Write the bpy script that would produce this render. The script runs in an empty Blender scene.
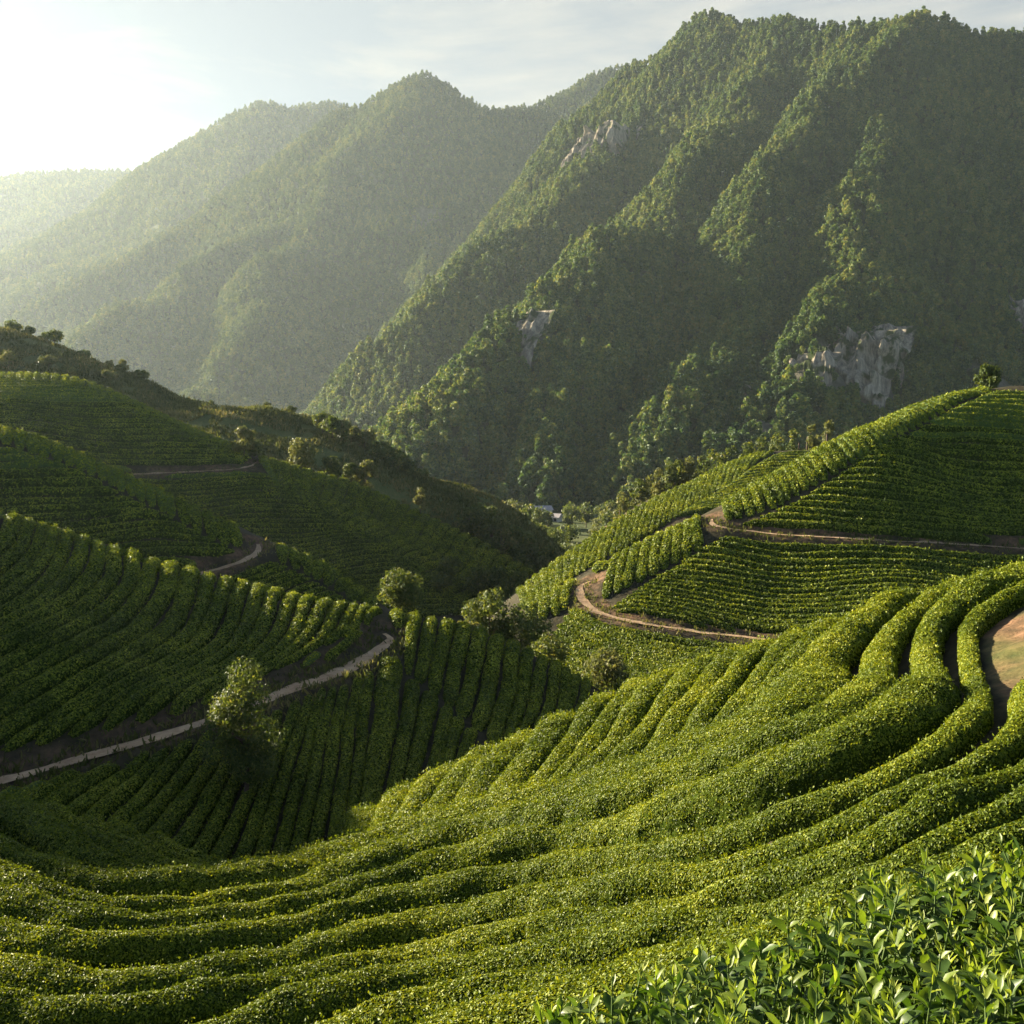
import bpy, math, random, os
import numpy as np
from mathutils import Vector

SC = bpy.context.scene
COL = SC.collection
rnd = random.Random(7)
RS = np.random.RandomState(11)
rad = math.radians

# ------------------------------------------------------------------ camera
FPX = 1100.0                       # focal length in pixels of the 1024 px frame
PITCH = rad(4.78)
cd = bpy.data.cameras.new('camera')
cam = bpy.data.objects.new('camera', cd)
COL.objects.link(cam)
cd.sensor_width = 36.0
cd.lens = FPX / 1024.0 * 36.0
cd.clip_start = 0.05
cd.clip_end = 30000
cam.location = (0, 0, 0)
cam.rotation_euler = (math.pi / 2 - PITCH, 0, 0)
SC.camera = cam

# ------------------------------------------------------------------ sun, sky, exposure
SUN_AZ = rad(-61)                  # left of the view direction
SUN_EL = rad(17.5)
sun_dir = Vector((math.sin(SUN_AZ) * math.cos(SUN_EL), math.cos(SUN_AZ) * math.cos(SUN_EL), math.sin(SUN_EL)))
ld = bpy.data.lights.new('sun', 'SUN')
ld.energy = 5.0
ld.angle = rad(0.5)
ld.color = (1.0, 0.88, 0.66)
sun = bpy.data.objects.new('sun', ld)
COL.objects.link(sun)
sun.location = sun_dir * 3000
sun.rotation_euler = (-sun_dir).to_track_quat('-Z', 'Y').to_euler()

W = bpy.data.worlds.new('World')
SC.world = W
W.use_nodes = True
nt = W.node_tree
nt.nodes.clear()
SKY_STRENGTH = 0.05
def wn(t, **kw):
    n = nt.nodes.new(t)
    for k, v in kw.items():
        setattr(n, k, v)
    return n
out = wn('ShaderNodeOutputWorld')
bg = wn('ShaderNodeBackground')
sky = wn('ShaderNodeTexSky', sky_type='NISHITA', sun_disc=False)
sky.sun_elevation = SUN_EL
sky.sun_rotation = SUN_AZ
sky.air_density = 0.5
sky.dust_density = 0.05
sky.ozone_density = 1.0
sky.altitude = 600
# thin clouds in the sky dome
tc = wn('ShaderNodeTexCoord')
mp = wn('ShaderNodeMapping')
mp.inputs['Scale'].default_value = (1.6, 1.6, 7.0)
mp.inputs['Location'].default_value = (0.35, 0.1, 0.55)
nz = wn('ShaderNodeTexNoise')
nz.inputs['Scale'].default_value = 2.6
nz.inputs['Detail'].default_value = 8
nz.inputs['Roughness'].default_value = 0.6
nz.inputs['Distortion'].default_value = 0.35
rp = wn('ShaderNodeValToRGB')
rp.color_ramp.elements[0].position = 0.47
rp.color_ramp.elements[1].position = 0.72
mx = wn('ShaderNodeMix', data_type='RGBA', blend_type='MIX')
vc = wn('ShaderNodeMix', data_type='RGBA')
vc.inputs[6].default_value = (1.95, 2.05, 1.93, 1)
vc.inputs[7].default_value = (3.3, 3.12, 2.7, 1)
nt.links.new(rp.outputs['Color'], vc.inputs[0])
nt.links.new(vc.outputs[2], mx.inputs[7])
ml = wn('ShaderNodeMath', operation='MULTIPLY')
ml.inputs[1].default_value = 0.2
ad0 = wn('ShaderNodeMath', operation='ADD')
ad0.inputs[1].default_value = 0.78
ad0.use_clamp = True
nt.links.new(tc.outputs['Generated'], mp.inputs['Vector'])
nt.links.new(mp.outputs[0], nz.inputs['Vector'])
nt.links.new(nz.outputs['Fac'], rp.inputs['Fac'])
nt.links.new(rp.outputs['Color'], ml.inputs[0])
nt.links.new(ml.outputs[0], ad0.inputs[0])
# the veil of thin cloud lies low and ahead; overhead and behind the sky is clear
spx = wn('ShaderNodeSeparateXYZ')
nt.links.new(tc.outputs['Generated'], spx.inputs[0])
me_ = wn('ShaderNodeMapRange', interpolation_type='SMOOTHSTEP'); me_.inputs[1].default_value = 0.62; me_.inputs[2].default_value = 0.36
my_ = wn('ShaderNodeMapRange', interpolation_type='SMOOTHSTEP'); my_.inputs[1].default_value = -0.1; my_.inputs[2].default_value = 0.55
nt.links.new(spx.outputs['Z'], me_.inputs[0]); nt.links.new(spx.outputs['Y'], my_.inputs[0])
v1 = wn('ShaderNodeMath', operation='MULTIPLY'); v2 = wn('ShaderNodeMath', operation='MULTIPLY')
nt.links.new(me_.outputs[0], v1.inputs[0]); nt.links.new(my_.outputs[0], v1.inputs[1])
nt.links.new(v1.outputs[0], v2.inputs[0]); nt.links.new(ad0.outputs[0], v2.inputs[1])
nt.links.new(v2.outputs[0], mx.inputs[0])
nt.links.new(sky.outputs[0], mx.inputs[6])
nt.links.new(mx.outputs[2], bg.inputs['Color'])
bg.inputs['Strength'].default_value = SKY_STRENGTH
nt.links.new(bg.outputs[0], out.inputs['Surface'])

SC.view_settings.view_transform = 'Standard'
SC.view_settings.look = 'None'
SC.view_settings.gamma = 1
SC.view_settings.use_curve_mapping = False
SC.view_settings.exposure = 2.35
SC.render.engine = 'CYCLES'
cy = SC.cycles
cy.max_bounces = 6
cy.diffuse_bounces = 3
cy.glossy_bounces = 2
cy.transmission_bounces = 3
cy.transparent_max_bounces = 4
cy.volume_bounces = 1
cy.caustics_reflective = False
cy.caustics_refractive = False
cy.use_denoising = True
cy.sample_clamp_indirect = 6
HAZE_DENSITY = 0.000051

# ------------------------------------------------------------------ helpers
cp, sp = math.cos(PITCH), math.sin(PITCH)
def raydir(px, py):
    """ray through a pixel, scaled so that y = 1"""
    dx = (np.asarray(px, float) - 512) / FPX
    dz = (512 - np.asarray(py, float)) / FPX
    y = cp + dz * sp
    z = -sp + dz * cp
    return dx / y, z / y
def P(px, py, d):
    a, b = raydir(px, py)
    return np.array([a * d, d, b * d])
def pts(lst):
    return np.array([P(*q) if len(q) == 3 else np.array(q[1:], float) for q in lst])

def hsh(ix, iy, iz, seed):
    h = (ix * 374761393 + iy * 668265263 + iz * 2147483647 + seed * 974711) & 0xffffffff
    h = ((h ^ (h >> 13)) * 1274126177) & 0xffffffff
    h = h ^ (h >> 16)
    return (h & 0xffff) / 65535.0
def vnoise(p, seed=0):
    p = np.asarray(p, float)
    i = np.floor(p).astype(np.int64)
    f = p - i
    f = f * f * (3 - 2 * f)
    r = 0
    for a in (0, 1):
        wa = f[..., 0] if a else 1 - f[..., 0]
        for b in (0, 1):
            wb = f[..., 1] if b else 1 - f[..., 1]
            for c in (0, 1):
                wc = f[..., 2] if c else 1 - f[..., 2]
                r = r + wa * wb * wc * hsh(i[..., 0] + a, i[..., 1] + b, i[..., 2] + c, seed)
    return r * 2 - 1
def fbm(p, octv=4, seed=0, gain=0.5):
    p = np.asarray(p, float)
    r, a = 0, 1.0
    for k in range(octv):
        r = r + a * vnoise(p, seed + k)
        p = p * 2.03 + 17.3
        a *= gain
    return r
def ridged(p, octv=4, seed=0):
    p = np.asarray(p, float)
    r, a = 0, 1.0
    for k in range(octv):
        r = r + a * (1 - np.abs(vnoise(p, seed + k)) * 2)
        p = p * 2.03 + 9.7
        a *= 0.5
    return r
def sstep(a, b, x):
    t = np.clip((x - a) / (b - a), 0, 1)
    return t * t * (3 - 2 * t)
def with0(xy):
    return np.concatenate([xy, np.zeros(xy.shape[:-1] + (1,))], -1)

def mesh_obj(name, V, quads=None, tris=None, mats=(), parent=None, smooth=True, attrs=None, matidx=None):
    me = bpy.data.meshes.new(name)
    V = np.asarray(V, np.float32)
    nq = 0 if quads is None else len(quads)
    ntri = 0 if tris is None else len(tris)
    me.vertices.add(len(V))
    me.vertices.foreach_set('co', V.ravel())
    loops = []
    if nq: loops.append(np.asarray(quads, np.int32).ravel())
    if ntri: loops.append(np.asarray(tris, np.int32).ravel())
    L = np.concatenate(loops)
    me.loops.add(len(L))
    me.loops.foreach_set('vertex_index', L)
    me.polygons.add(nq + ntri)
    st = np.concatenate([np.arange(nq) * 4, nq * 4 + np.arange(ntri) * 3]).astype(np.int32)
    me.polygons.foreach_set('loop_start', st)
    if matidx is not None:
        me.polygons.foreach_set('material_index', np.asarray(matidx, np.int32))
    me.polygons.foreach_set('use_smooth', np.full(nq + ntri, bool(smooth)) if np.isscalar(smooth) else smooth)
    for k, (dom, arr) in (attrs or {}).items():
        a = me.attributes.new(k, 'FLOAT', dom)
        a.data.foreach_set('value', np.asarray(arr, np.float32))
    me.update(calc_edges=True)
    for m in mats:
        me.materials.append(m)
    o = bpy.data.objects.new(name, me)
    COL.objects.link(o)
    if parent is not None:
        o.parent = parent
    return o
def empty(name, loc=(0, 0, 0)):
    o = bpy.data.objects.new(name, None)
    o.empty_display_size = 0.3
    o.location = loc
    COL.objects.link(o)
    return o
def tag(o, label=None, cat=None, group=None, kind=None):
    if label: o['label'] = label
    if cat: o['category'] = cat
    if group: o['group'] = group
    if kind: o['kind'] = kind
    return o
ORD = ['first', 'second', 'third', 'fourth', 'fifth', 'sixth', 'seventh', 'eighth', 'ninth', 'tenth', 'eleventh', 'twelfth',
       'thirteenth', 'fourteenth', 'fifteenth', 'sixteenth', 'seventeenth', 'eighteenth', 'nineteenth', 'twentieth']
TENS = {20: 'twenty', 30: 'thirty', 40: 'forty', 50: 'fifty'}
def ordinal(i):                    # 0 -> first
    if i < 20: return ORD[i]
    t, u = divmod(i + 1, 10)
    return (TENS[t * 10][:-1] + 'ieth') if u == 0 else TENS[t * 10] + '-' + ORD[u - 1]

# ------------------------------------------------------------------ materials
def newmat(name):
    m = bpy.data.materials.new(name)
    m.use_nodes = True
    m.node_tree.nodes.clear()
    return m, m.node_tree
def N(nt, t, **kw):
    n = nt.nodes.new(t)
    for k, v in kw.items():
        if k in ('inp',):
            for a, b in v.items(): n.inputs[a].default_value = b
        else:
            setattr(n, k, v)
    return n
def ramp(nt, stops):
    r = N(nt, 'ShaderNodeValToRGB')
    e = r.color_ramp.elements
    while len(e) < len(stops): e.new(0.5)
    for k, (p, c) in enumerate(stops):
        e[k].position = p
        e[k].color = (*c, 1) if len(c) == 3 else c
    return r
def leaf_mat(name, stops, trans, tfac=0.35, rough=0.45, spec=0.4, noise_scale=0.35, noise_amt=0.5, attr='tint'):
    """foliage: per-leaf tint + slow patches of hue, diffuse, gloss and light passing through the blade"""
    m, nt = newmat(name)
    L = nt.links.new
    o = N(nt, 'ShaderNodeOutputMaterial')
    at = N(nt, 'ShaderNodeAttribute', attribute_name=attr)
    geo = N(nt, 'ShaderNodeNewGeometry')
    nz = N(nt, 'ShaderNodeTexNoise', inp={'Scale': noise_scale, 'Detail': 3.0})
    L(geo.outputs['Position'], nz.inputs['Vector'])
    mr = N(nt, 'ShaderNodeMapRange', inp={1: 0.3, 2: 0.7, 3: -noise_amt / 2, 4: noise_amt / 2})
    L(nz.outputs['Fac'], mr.inputs[0])
    ad = N(nt, 'ShaderNodeMath', operation='ADD', use_clamp=True)
    L(at.outputs['Fac'], ad.inputs[0]); L(mr.outputs[0], ad.inputs[1])
    rp = ramp(nt, stops)
    L(ad.outputs[0], rp.inputs['Fac'])
    pb = N(nt, 'ShaderNodeBsdfPrincipled', inp={'Roughness': rough, 'Specular IOR Level': spec})
    L(rp.outputs['Color'], pb.inputs['Base Color'])
    tr = N(nt, 'ShaderNodeBsdfTranslucent')
    mc = N(nt, 'ShaderNodeMix', data_type='RGBA', blend_type='MULTIPLY')
    mc.inputs[0].default_value = 1.0
    mc.inputs[7].default_value = (*trans, 1)
    L(rp.outputs['Color'], mc.inputs[6])
    L(mc.outputs[2], tr.inputs['Color'])
    ms = N(nt, 'ShaderNodeMixShader', inp={0: tfac})
    L(pb.outputs[0], ms.inputs[1]); L(tr.outputs[0], ms.inputs[2])
    L(ms.outputs[0], o.inputs['Surface'])
    return m
def bumpy_mat(name, stops, scale, bump=0.5, bdist=0.1, rough=0.8, detail=6.0, coarse=None, spec=0.2, vor=False):
    m, nt = newmat(name)
    L = nt.links.new
    o = N(nt, 'ShaderNodeOutputMaterial')
    geo = N(nt, 'ShaderNodeNewGeometry')
    nz = N(nt, 'ShaderNodeTexNoise', inp={'Scale': scale, 'Detail': detail, 'Roughness': 0.62})
    L(geo.outputs['Position'], nz.inputs['Vector'])
    rp = ramp(nt, stops)
    fac = nz.outputs['Fac']
    if coarse:
        n2 = N(nt, 'ShaderNodeTexNoise', inp={'Scale': coarse, 'Detail': 3.0})
        L(geo.outputs['Position'], n2.inputs['Vector'])
        av = N(nt, 'ShaderNodeMix', data_type='FLOAT')
        av.inputs[0].default_value = 0.5
        L(nz.outputs['Fac'], av.inputs[2]); L(n2.outputs['Fac'], av.inputs[3])
        fac = av.outputs[0]
    L(fac, rp.inputs['Fac'])
    pb = N(nt, 'ShaderNodeBsdfPrincipled', inp={'Roughness': rough, 'Specular IOR Level': spec})
    L(rp.outputs['Color'], pb.inputs['Base Color'])
    bp = N(nt, 'ShaderNodeBump', inp={'Strength': bump, 'Distance': bdist})
    hsrc = nz.outputs['Fac']
    if vor:
        vo = N(nt, 'ShaderNodeTexVoronoi', inp={'Scale': scale * 0.6})
        L(geo.outputs['Position'], vo.inputs['Vector'])
        sm = N(nt, 'ShaderNodeMath', operation='SUBTRACT')
        L(nz.outputs['Fac'], sm.inputs[0]); L(vo.outputs['Distance'], sm.inputs[1])
        hsrc = sm.outputs[0]
    L(hsrc, bp.inputs['Height'])
    L(bp.outputs[0], pb.inputs['Normal'])
    L(pb.outputs[0], o.inputs['Surface'])
    return m

M_tea_leaf = leaf_mat('tea_leaf', [(0.0, (0.036, 0.060, 0.007)), (0.45, (0.108, 0.148, 0.010)), (0.8, (0.225, 0.252, 0.016)), (1.0, (0.36, 0.37, 0.04))],
                      (1.9, 1.7, 0.5), 0.2, 0.5, 0.16)
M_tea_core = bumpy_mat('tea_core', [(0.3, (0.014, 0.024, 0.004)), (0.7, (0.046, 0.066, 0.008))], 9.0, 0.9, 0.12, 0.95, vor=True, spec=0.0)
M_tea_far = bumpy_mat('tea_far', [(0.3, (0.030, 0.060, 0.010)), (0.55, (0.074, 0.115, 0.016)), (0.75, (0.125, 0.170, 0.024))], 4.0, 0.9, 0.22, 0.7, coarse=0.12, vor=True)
M_path = bumpy_mat('packed_dirt', [(0.3, (0.20, 0.12, 0.065)), (0.5, (0.36, 0.235, 0.13)), (0.7, (0.52, 0.36, 0.21))], 4.0, 0.7, 0.08, 0.9, coarse=0.9)
M_rock = None

def ground_mat():
    """hill ground: litter under the hedges, grass on open ground, bare earth on cut banks (attributes carry where each is)"""
    m, nt = newmat('hill_ground')
    L = nt.links.new
    o = N(nt, 'ShaderNodeOutputMaterial')
    geo = N(nt, 'ShaderNodeNewGeometry')
    n1 = N(nt, 'ShaderNodeTexNoise', inp={'Scale': 2.2, 'Detail': 8.0, 'Roughness': 0.65})
    n2 = N(nt, 'ShaderNodeTexNoise', inp={'Scale': 0.11, 'Detail': 5.0})
    L(geo.outputs['Position'], n1.inputs['Vector']); L(geo.outputs['Position'], n2.inputs['Vector'])
    lit = ramp(nt, [(0.3, (0.016, 0.014, 0.007)), (0.7, (0.055, 0.043, 0.020))])
    gra = ramp(nt, [(0.3, (0.028, 0.046, 0.010)), (0.45, (0.060, 0.078, 0.018)), (0.55, (0.095, 0.105, 0.026)), (0.7, (0.16, 0.14, 0.045))])
    ear = ramp(nt, [(0.3, (0.050, 0.036, 0.020)), (0.5, (0.13, 0.075, 0.040)), (0.72, (0.27, 0.15, 0.085))])
    av = N(nt, 'ShaderNodeMix', data_type='FLOAT'); av.inputs[0].default_value = 0.5
    L(n1.outputs['Fac'], av.inputs[2]); L(n2.outputs['Fac'], av.inputs[3])
    L(n1.outputs['Fac'], lit.inputs['Fac']); L(av.outputs[0], gra.inputs['Fac']); L(n1.outputs['Fac'], ear.inputs['Fac'])
    ag = N(nt, 'ShaderNodeAttribute', attribute_name='grass')
    ae = N(nt, 'ShaderNodeAttribute', attribute_name='earth')
    m1 = N(nt, 'ShaderNodeMix', data_type='RGBA'); m2 = N(nt, 'ShaderNodeMix', data_type='RGBA')
    L(ag.outputs['Fac'], m1.inputs[0]); L(lit.outputs['Color'], m1.inputs[6]); L(gra.outputs['Color'], m1.inputs[7])
    L(ae.outputs['Fac'], m2.inputs[0]); L(m1.outputs[2], m2.inputs[6]); L(ear.outputs['Color'], m2.inputs[7])
    pb = N(nt, 'ShaderNodeBsdfPrincipled', inp={'Roughness': 0.9, 'Specular IOR Level': 0.15})
    L(m2.outputs[2], pb.inputs['Base Color'])
    bp = N(nt, 'ShaderNodeBump', inp={'Strength': 0.7, 'Distance': 0.15})
    L(n1.outputs['Fac'], bp.inputs['Height']); L(bp.outputs[0], pb.inputs['Normal'])
    L(pb.outputs[0], o.inputs['Surface'])
    return m
M_ground = ground_mat()

# ------------------------------------------------------------------ the near hills: one height field
class TPS:
    def __init__(s, q, lam=0.02):
        s.xy, z = q[:, :2], q[:, 2]
        n = len(q)
        K = s.k(s.xy)
        A = np.zeros((n + 3, n + 3))
        A[:n, :n] = K + lam * np.eye(n)
        A[:n, n] = 1; A[:n, n + 1:] = s.xy
        A[n, :n] = 1; A[n + 1:, :n] = s.xy.T
        b = np.concatenate([z, [0, 0, 0]])
        s.w = np.linalg.solve(A, b)
    def k(s, xy):
        d2 = ((xy[..., None, :] - s.xy) ** 2).sum(-1)
        return 0.5 * d2 * np.log(d2 + 1e-9)
    def __call__(s, xy):
        n = len(s.xy)
        return s.k(xy) @ s.w[:n] + s.w[n] + xy @ s.w[n + 1:]
class Hill:
    def __init__(s, crest, face, back=((12, -5), (30, -16)), lam=0.02, margin=14, world=()):
        c = pts(crest)
        q = [c]
        if len(face): q.append(pts(face))
        for dy, dz in back:
            b = c.copy()
            b[:, 0] *= (c[:, 1] + dy) / c[:, 1]
            b[:, 1] += dy; b[:, 2] += dz
            q.append(b)
        if len(world): q.append(np.array(world, float))
        q = np.concatenate(q)
        s.crest = c
        s.t = TPS(q, lam)
        s.lo, s.hi = q[:, :2].min(0) - margin, q[:, :2].max(0) + margin
        s.dr = (q[:, 1].min(), q[:, 1].max())
    def __call__(s, xy):
        z = np.empty(len(xy))
        for i in range(0, len(xy), 20000):
            z[i:i + 20000] = s.t(xy[i:i + 20000])
        ex = np.maximum(np.maximum(s.lo - xy, xy - s.hi), 0)
        return np.minimum(z - 0.9 * ex[:, 0] - 0.9 * ex[:, 1], s.crest[:, 2].max() + 6)

HILLS = {}
HILLS['F'] = Hill(
    [(281, 846, 28), (316, 830, 29), (365, 803, 30), (421, 776, 31), (473, 749, 30.5), (540, 721, 30), (607, 689, 29.5), (680, 660, 29), (790, 627, 28.5),
     (887, 600, 28), (948, 584, 27.5), (1024, 571, 27), (1150, 560, 27)],
    [(-150, 1010, 11.5), (0, 1002, 11.5), (0, 938, 14), (0, 885, 16.8), (0, 850, 18.9), (-200, 930, 14), (-200, 830, 19),
     (250, 992, 12), (250, 930, 15.2), (250, 885, 18.2), (250, 866, 21), (520, 951, 12.5), (520, 877, 16.5), (520, 815, 20.6), (430, 830, 21.5),
     (420, 1010, 10.5), (600, 800, 18.8), (640, 742, 23.5), (760, 900, 10.8), (900, 850, 9.6), (1040, 790, 9.8), (700, 800, 15.6), (800, 720, 17.8), (900, 700, 16), (1000, 700, 14),
     (1200, 700, 13), (1200, 800, 9.5), (900, 640, 22), (1010, 620, 20),
     (0, 786, 24), (0, 837, 19.6), (60, 792, 24.5), (60, 830, 20.6), (100, 845, 20.8), (110, 804, 25.5), (200, 856, 22.6), (254, 852, 24), (200, 838, 26.3), (-200, 790, 23), (-300, 860, 17)],
    back=((8, -4.5), (20, -11)), lam=0.05,
    world=[(0, 0, -1.8), (-3, 0, -2.4), (3, 0, -1.7), (2, 3, -2.4), (0.3, 3, -2.9), (-3, 4, -4.2), (5, 4, -2.3), (0, -7, -1.5), (-9, -6, -2.4), (9, -6, -1.4)])
HILLS['B'] = Hill(
    [(-320, 470, 62), (-200, 485, 60), (0, 513, 58), (88, 540, 59), (220, 577, 60), (378, 609, 60), (473, 628, 60), (542, 657, 60), (608, 692, 59), (680, 735, 57)],
    [(-320, 820, 35), (-150, 800, 38), (0, 766, 40), (88, 746, 42), (189, 713, 44), (246, 696, 46), (338, 663, 51), (387, 636, 56),
     (26, 782, 39), (110, 801, 38.5), (198, 832, 38), (281, 847, 38), (365, 805, 41), (450, 768, 45), (520, 737, 49), (560, 715, 53),
     (450, 690, 53), (520, 690, 55.5), (400, 700, 50), (100, 640, 49), (200, 640, 52), (0, 640, 48), (-200, 640, 48)])
HILLS['C'] = Hill(
    [(-320, 380, 96), (-150, 395, 96), (0, 426, 96), (102, 464, 96), (205, 512, 95), (253, 532, 94), (290, 549, 93), (350, 582, 91), (378, 599, 90), (420, 625, 88)],
    [(0, 437, 88), (127, 487, 87), (178, 513, 86), (232, 541, 85), (300, 566, 83), (0, 500, 83), (-150, 500, 82), (100, 530, 82.5), (200, 568, 82), (300, 600, 80.5),
     (-300, 600, 74), (0, 600, 75), (150, 630, 75), (300, 660, 75)], back=((10, -4), (26, -15)))
HILLS['D'] = Hill(
    [(-320, 372, 165), (-150, 370, 165), (0, 372, 165), (44, 373, 165), (79, 378, 165), (113, 390, 163), (154, 409, 161), (205, 432, 158), (253, 452, 155), (290, 463, 157),
     (350, 480, 159), (400, 502, 161), (460, 530, 161), (494, 548, 161), (540, 575, 159), (570, 590, 155)],
    [(0, 420, 149), (100, 460, 146), (-200, 440, 147), (200, 520, 139), (300, 540, 138), (380, 580, 131), (330, 590, 128), (430, 625, 122), (100, 540, 134), (-200, 540, 136),
     (262, 470, 147), (310, 500, 144), (360, 530, 140), (400, 555, 136.5), (440, 585, 133), (475, 612, 130),
     (350, 505, 150), (400, 535, 147), (450, 560, 145), (500, 590, 142), (530, 604, 140)], back=((18, -7), (45, -24)))
HILLS['E'] = Hill(
    [(-320, 250, 270), (-150, 290, 262), (0, 328, 255), (65, 351, 250), (137, 380, 245), (191, 401, 240), (240, 408, 238), (287, 411, 236), (330, 425, 235), (376, 452, 235),
     (419, 477, 235), (460, 487, 238), (508, 508, 238), (535, 524, 236), (560, 552, 230)],
    [(0, 360, 235), (150, 400, 224), (250, 440, 212), (350, 460, 210), (400, 490, 208), (460, 522, 208), (520, 565, 208), (-200, 360, 225), (0, 400, 205), (200, 440, 195), (440, 550, 195)],
    back=((25, -10), (70, -45)))
HILLS['R'] = Hill(
    [(1350, 380, 120), (1200, 380, 118), (1024, 381, 116), (990, 384, 115), (953, 391, 113), (905, 407, 110), (852, 429, 107), (809, 450, 104), (767, 474, 101), (735, 492, 99),
     (696, 513, 97), (665, 528, 95), (615, 553, 92), (585, 570, 90), (555, 588, 88), (512, 610, 85)],
    [(979, 391, 112), (889, 430, 103), (820, 473, 97), (762, 507, 93.5), (716, 526, 91), (666, 558, 88), (605, 592, 84), (570, 622, 80),
     (746, 526, 91.5), (799, 530, 90), (884, 535, 89), (1024, 543, 89), (602, 608, 81), (639, 616, 79), (693, 624, 78), (762, 632, 77), (540, 660, 74), (620, 676, 70), (700, 668, 69),
     (850, 640, 72), (950, 460, 102), (1024, 450, 103), (800, 580, 84), (900, 580, 82), (1200, 450, 102), (1200, 545, 88), (1200, 650, 72), (1024, 655, 71), (1350, 560, 88), (1350, 650, 72), (1024, 600, 81)], back=((12, -6), (32, -24)))
HILLS['Q'] = Hill(
    [(900, 450, 162), (840, 449, 160), (809, 448, 158), (777, 449, 156), (754, 452, 155), (714, 467, 152), (680, 484, 148), (647, 500, 144), (625, 512, 140), (590, 535, 134), (547, 566, 126), (515, 590, 120)],
    [(770, 454, 150), (724, 481, 140), (680, 513, 128), (740, 500, 132), (800, 490, 136), (640, 540, 122), (600, 558, 118), (555, 583, 112), (520, 605, 108), (760, 545, 108), (860, 535, 122), (940, 510, 140), (700, 570, 104)], back=((14, -7), (40, -26)))
HILLS['K'] = Hill([('w', -56, 54, 4.0), ('w', -49, 46, 6.5), ('w', -44, 38, 5.0)],  # unseen knoll left of the view, added to cast shade on the bowl
    [('w', -34, 54, -4), ('w', -30, 46, -7), ('w', -28, 38, -9), ('w', -32, 30, -8), ('w', -42, 26, -5), ('w', -56, 30, -3), ('w', -68, 44, -2), ('w', -66, 60, -2), ('w', -50, 66, -4)], back=(), margin=2)
BASE_Z = -36.0
OWN = list(HILLS)
TOPS = {'F': 0.55, 'B': 0.45, 'C': 0.45, 'D': 0.5, 'E': 0.0, 'R': 0.5, 'Q': 0.4, 'K': 0.0}      # the traced outlines are those of the hedge tops

def raw_height(xy):
    zs = np.stack([HILLS[k](xy) - TOPS[k] for k in OWN])
    base = BASE_Z + 2.5 * fbm(with0(xy) / 70.0, 3, 5)
    zs = np.concatenate([zs, base[None]])
    own = zs.argmax(0)
    k = 0.9                                      # soft gullies where two hills meet
    m = zs.max(0)
    z = m + np.log(np.exp((zs - m) / k).sum(0)) * k * 0.5
    return z, own

def cast(hill, px, py):
    """pixels -> points on one hill's surface"""
    H = HILLS[hill]
    a, b = raydir(px, py)
    a, b = np.atleast_1d(a), np.atleast_1d(b)
    lo, hi = H.dr[0] * 0.9, H.dr[1] * 1.02
    if hill == 'F': lo = 6.0
    t = np.linspace(lo, hi, 420)
    X = a[:, None] * t; Y = np.broadcast_to(t, X.shape); Zr = b[:, None] * t
    z = H(np.stack([X, Y], -1).reshape(-1, 2)).reshape(X.shape)
    gap = Zr - z
    under = gap <= 0
    first = np.where(under.any(1), under.argmax(1), gap.argmin(1))
    i0 = np.maximum(first - 1, 0)
    r = np.arange(len(first))
    g0, g1 = gap[r, i0], gap[r, first]
    w = np.where(under.any(1) & (g0 > 0), g0 / np.maximum(g0 - g1, 1e-9), 0.0)
    tt = np.where(under.any(1), t[i0] + w * (t[first] - t[i0]), t[first])
    return np.stack([a * tt, tt], -1)

def smooth_poly(q, step):
    """Catmull-Rom through points, then even steps"""
    q = np.asarray(q, float)
    if len(q) > 2:
        e = np.concatenate([[2 * q[0] - q[1]], q, [2 * q[-1] - q[-2]]])
        o = []
        for i in range(1, len(e) - 2):
            t = np.linspace(0, 1, 16, endpoint=False)[:, None]
            p0, p1, p2, p3 = e[i - 1], e[i], e[i + 1], e[i + 2]
            o.append(0.5 * ((2 * p1) + (-p0 + p2) * t + (2 * p0 - 5 * p1 + 4 * p2 - p3) * t ** 2 + (-p0 + 3 * p1 - 3 * p2 + p3) * t ** 3))
        o.append(q[-1:])
        q = np.concatenate(o)
    s = np.concatenate([[0], np.cumsum(np.linalg.norm(np.diff(q, axis=0), axis=1))])
    n = max(2, int(round(s[-1] / step)) + 1)
    u = np.linspace(0, s[-1], n)
    return np.stack([np.interp(u, s, q[:, k]) for k in range(q.shape[1])], -1)
def resample_n(q, n):
    s = np.concatenate([[0], np.cumsum(np.linalg.norm(np.diff(q, axis=0), axis=1))])
    u = np.linspace(0, s[-1], n)
    return np.stack([np.interp(u, s, q[:, k]) for k in range(q.shape[1])], -1)

# dirt tracks: centre lines on their hills -------------------------------------------------
PATHS = []   # (hill, xy, z, half width, bank up)
def add_path(hill, pl, hw, bank):
    pl = np.array(pl, float)
    xy = smooth_poly(cast(hill, pl[:, 0], pl[:, 1]), 0.5)
    z = HILLS[hill](xy) - 0.5
    k = np.hanning(21); k /= k.sum()
    zp = np.concatenate([np.full(10, z[0]), z, np.full(10, z[-1])])
    z = np.convolve(zp, k, 'valid')
    PATHS.append((hill, xy, z, hw, bank))
add_path('B', [(-120, 795), (-40, 775), (0, 767), (44, 758), (88, 747), (132, 734), (189, 714), (246, 697), (286, 681), (338, 663), (373, 645), (390, 632), (384, 622)], 0.42, 1.35)
add_path('R', [(712, 512), (713, 519), (725, 523), (746, 526), (799, 530), (884, 535), (1024, 543), (1120, 549)], 0.36, 1.15)
add_path('R', [(590, 573), (581, 580), (580, 588), (586, 598), (602, 608), (639, 616), (693, 625), (762, 634), (860, 648)], 0.38, 1.1)
add_path('C', [(258, 536), (258, 543), (250, 552), (232, 560), (205, 567), (170, 575), (100, 590)], 0.5, 1.0)
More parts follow.
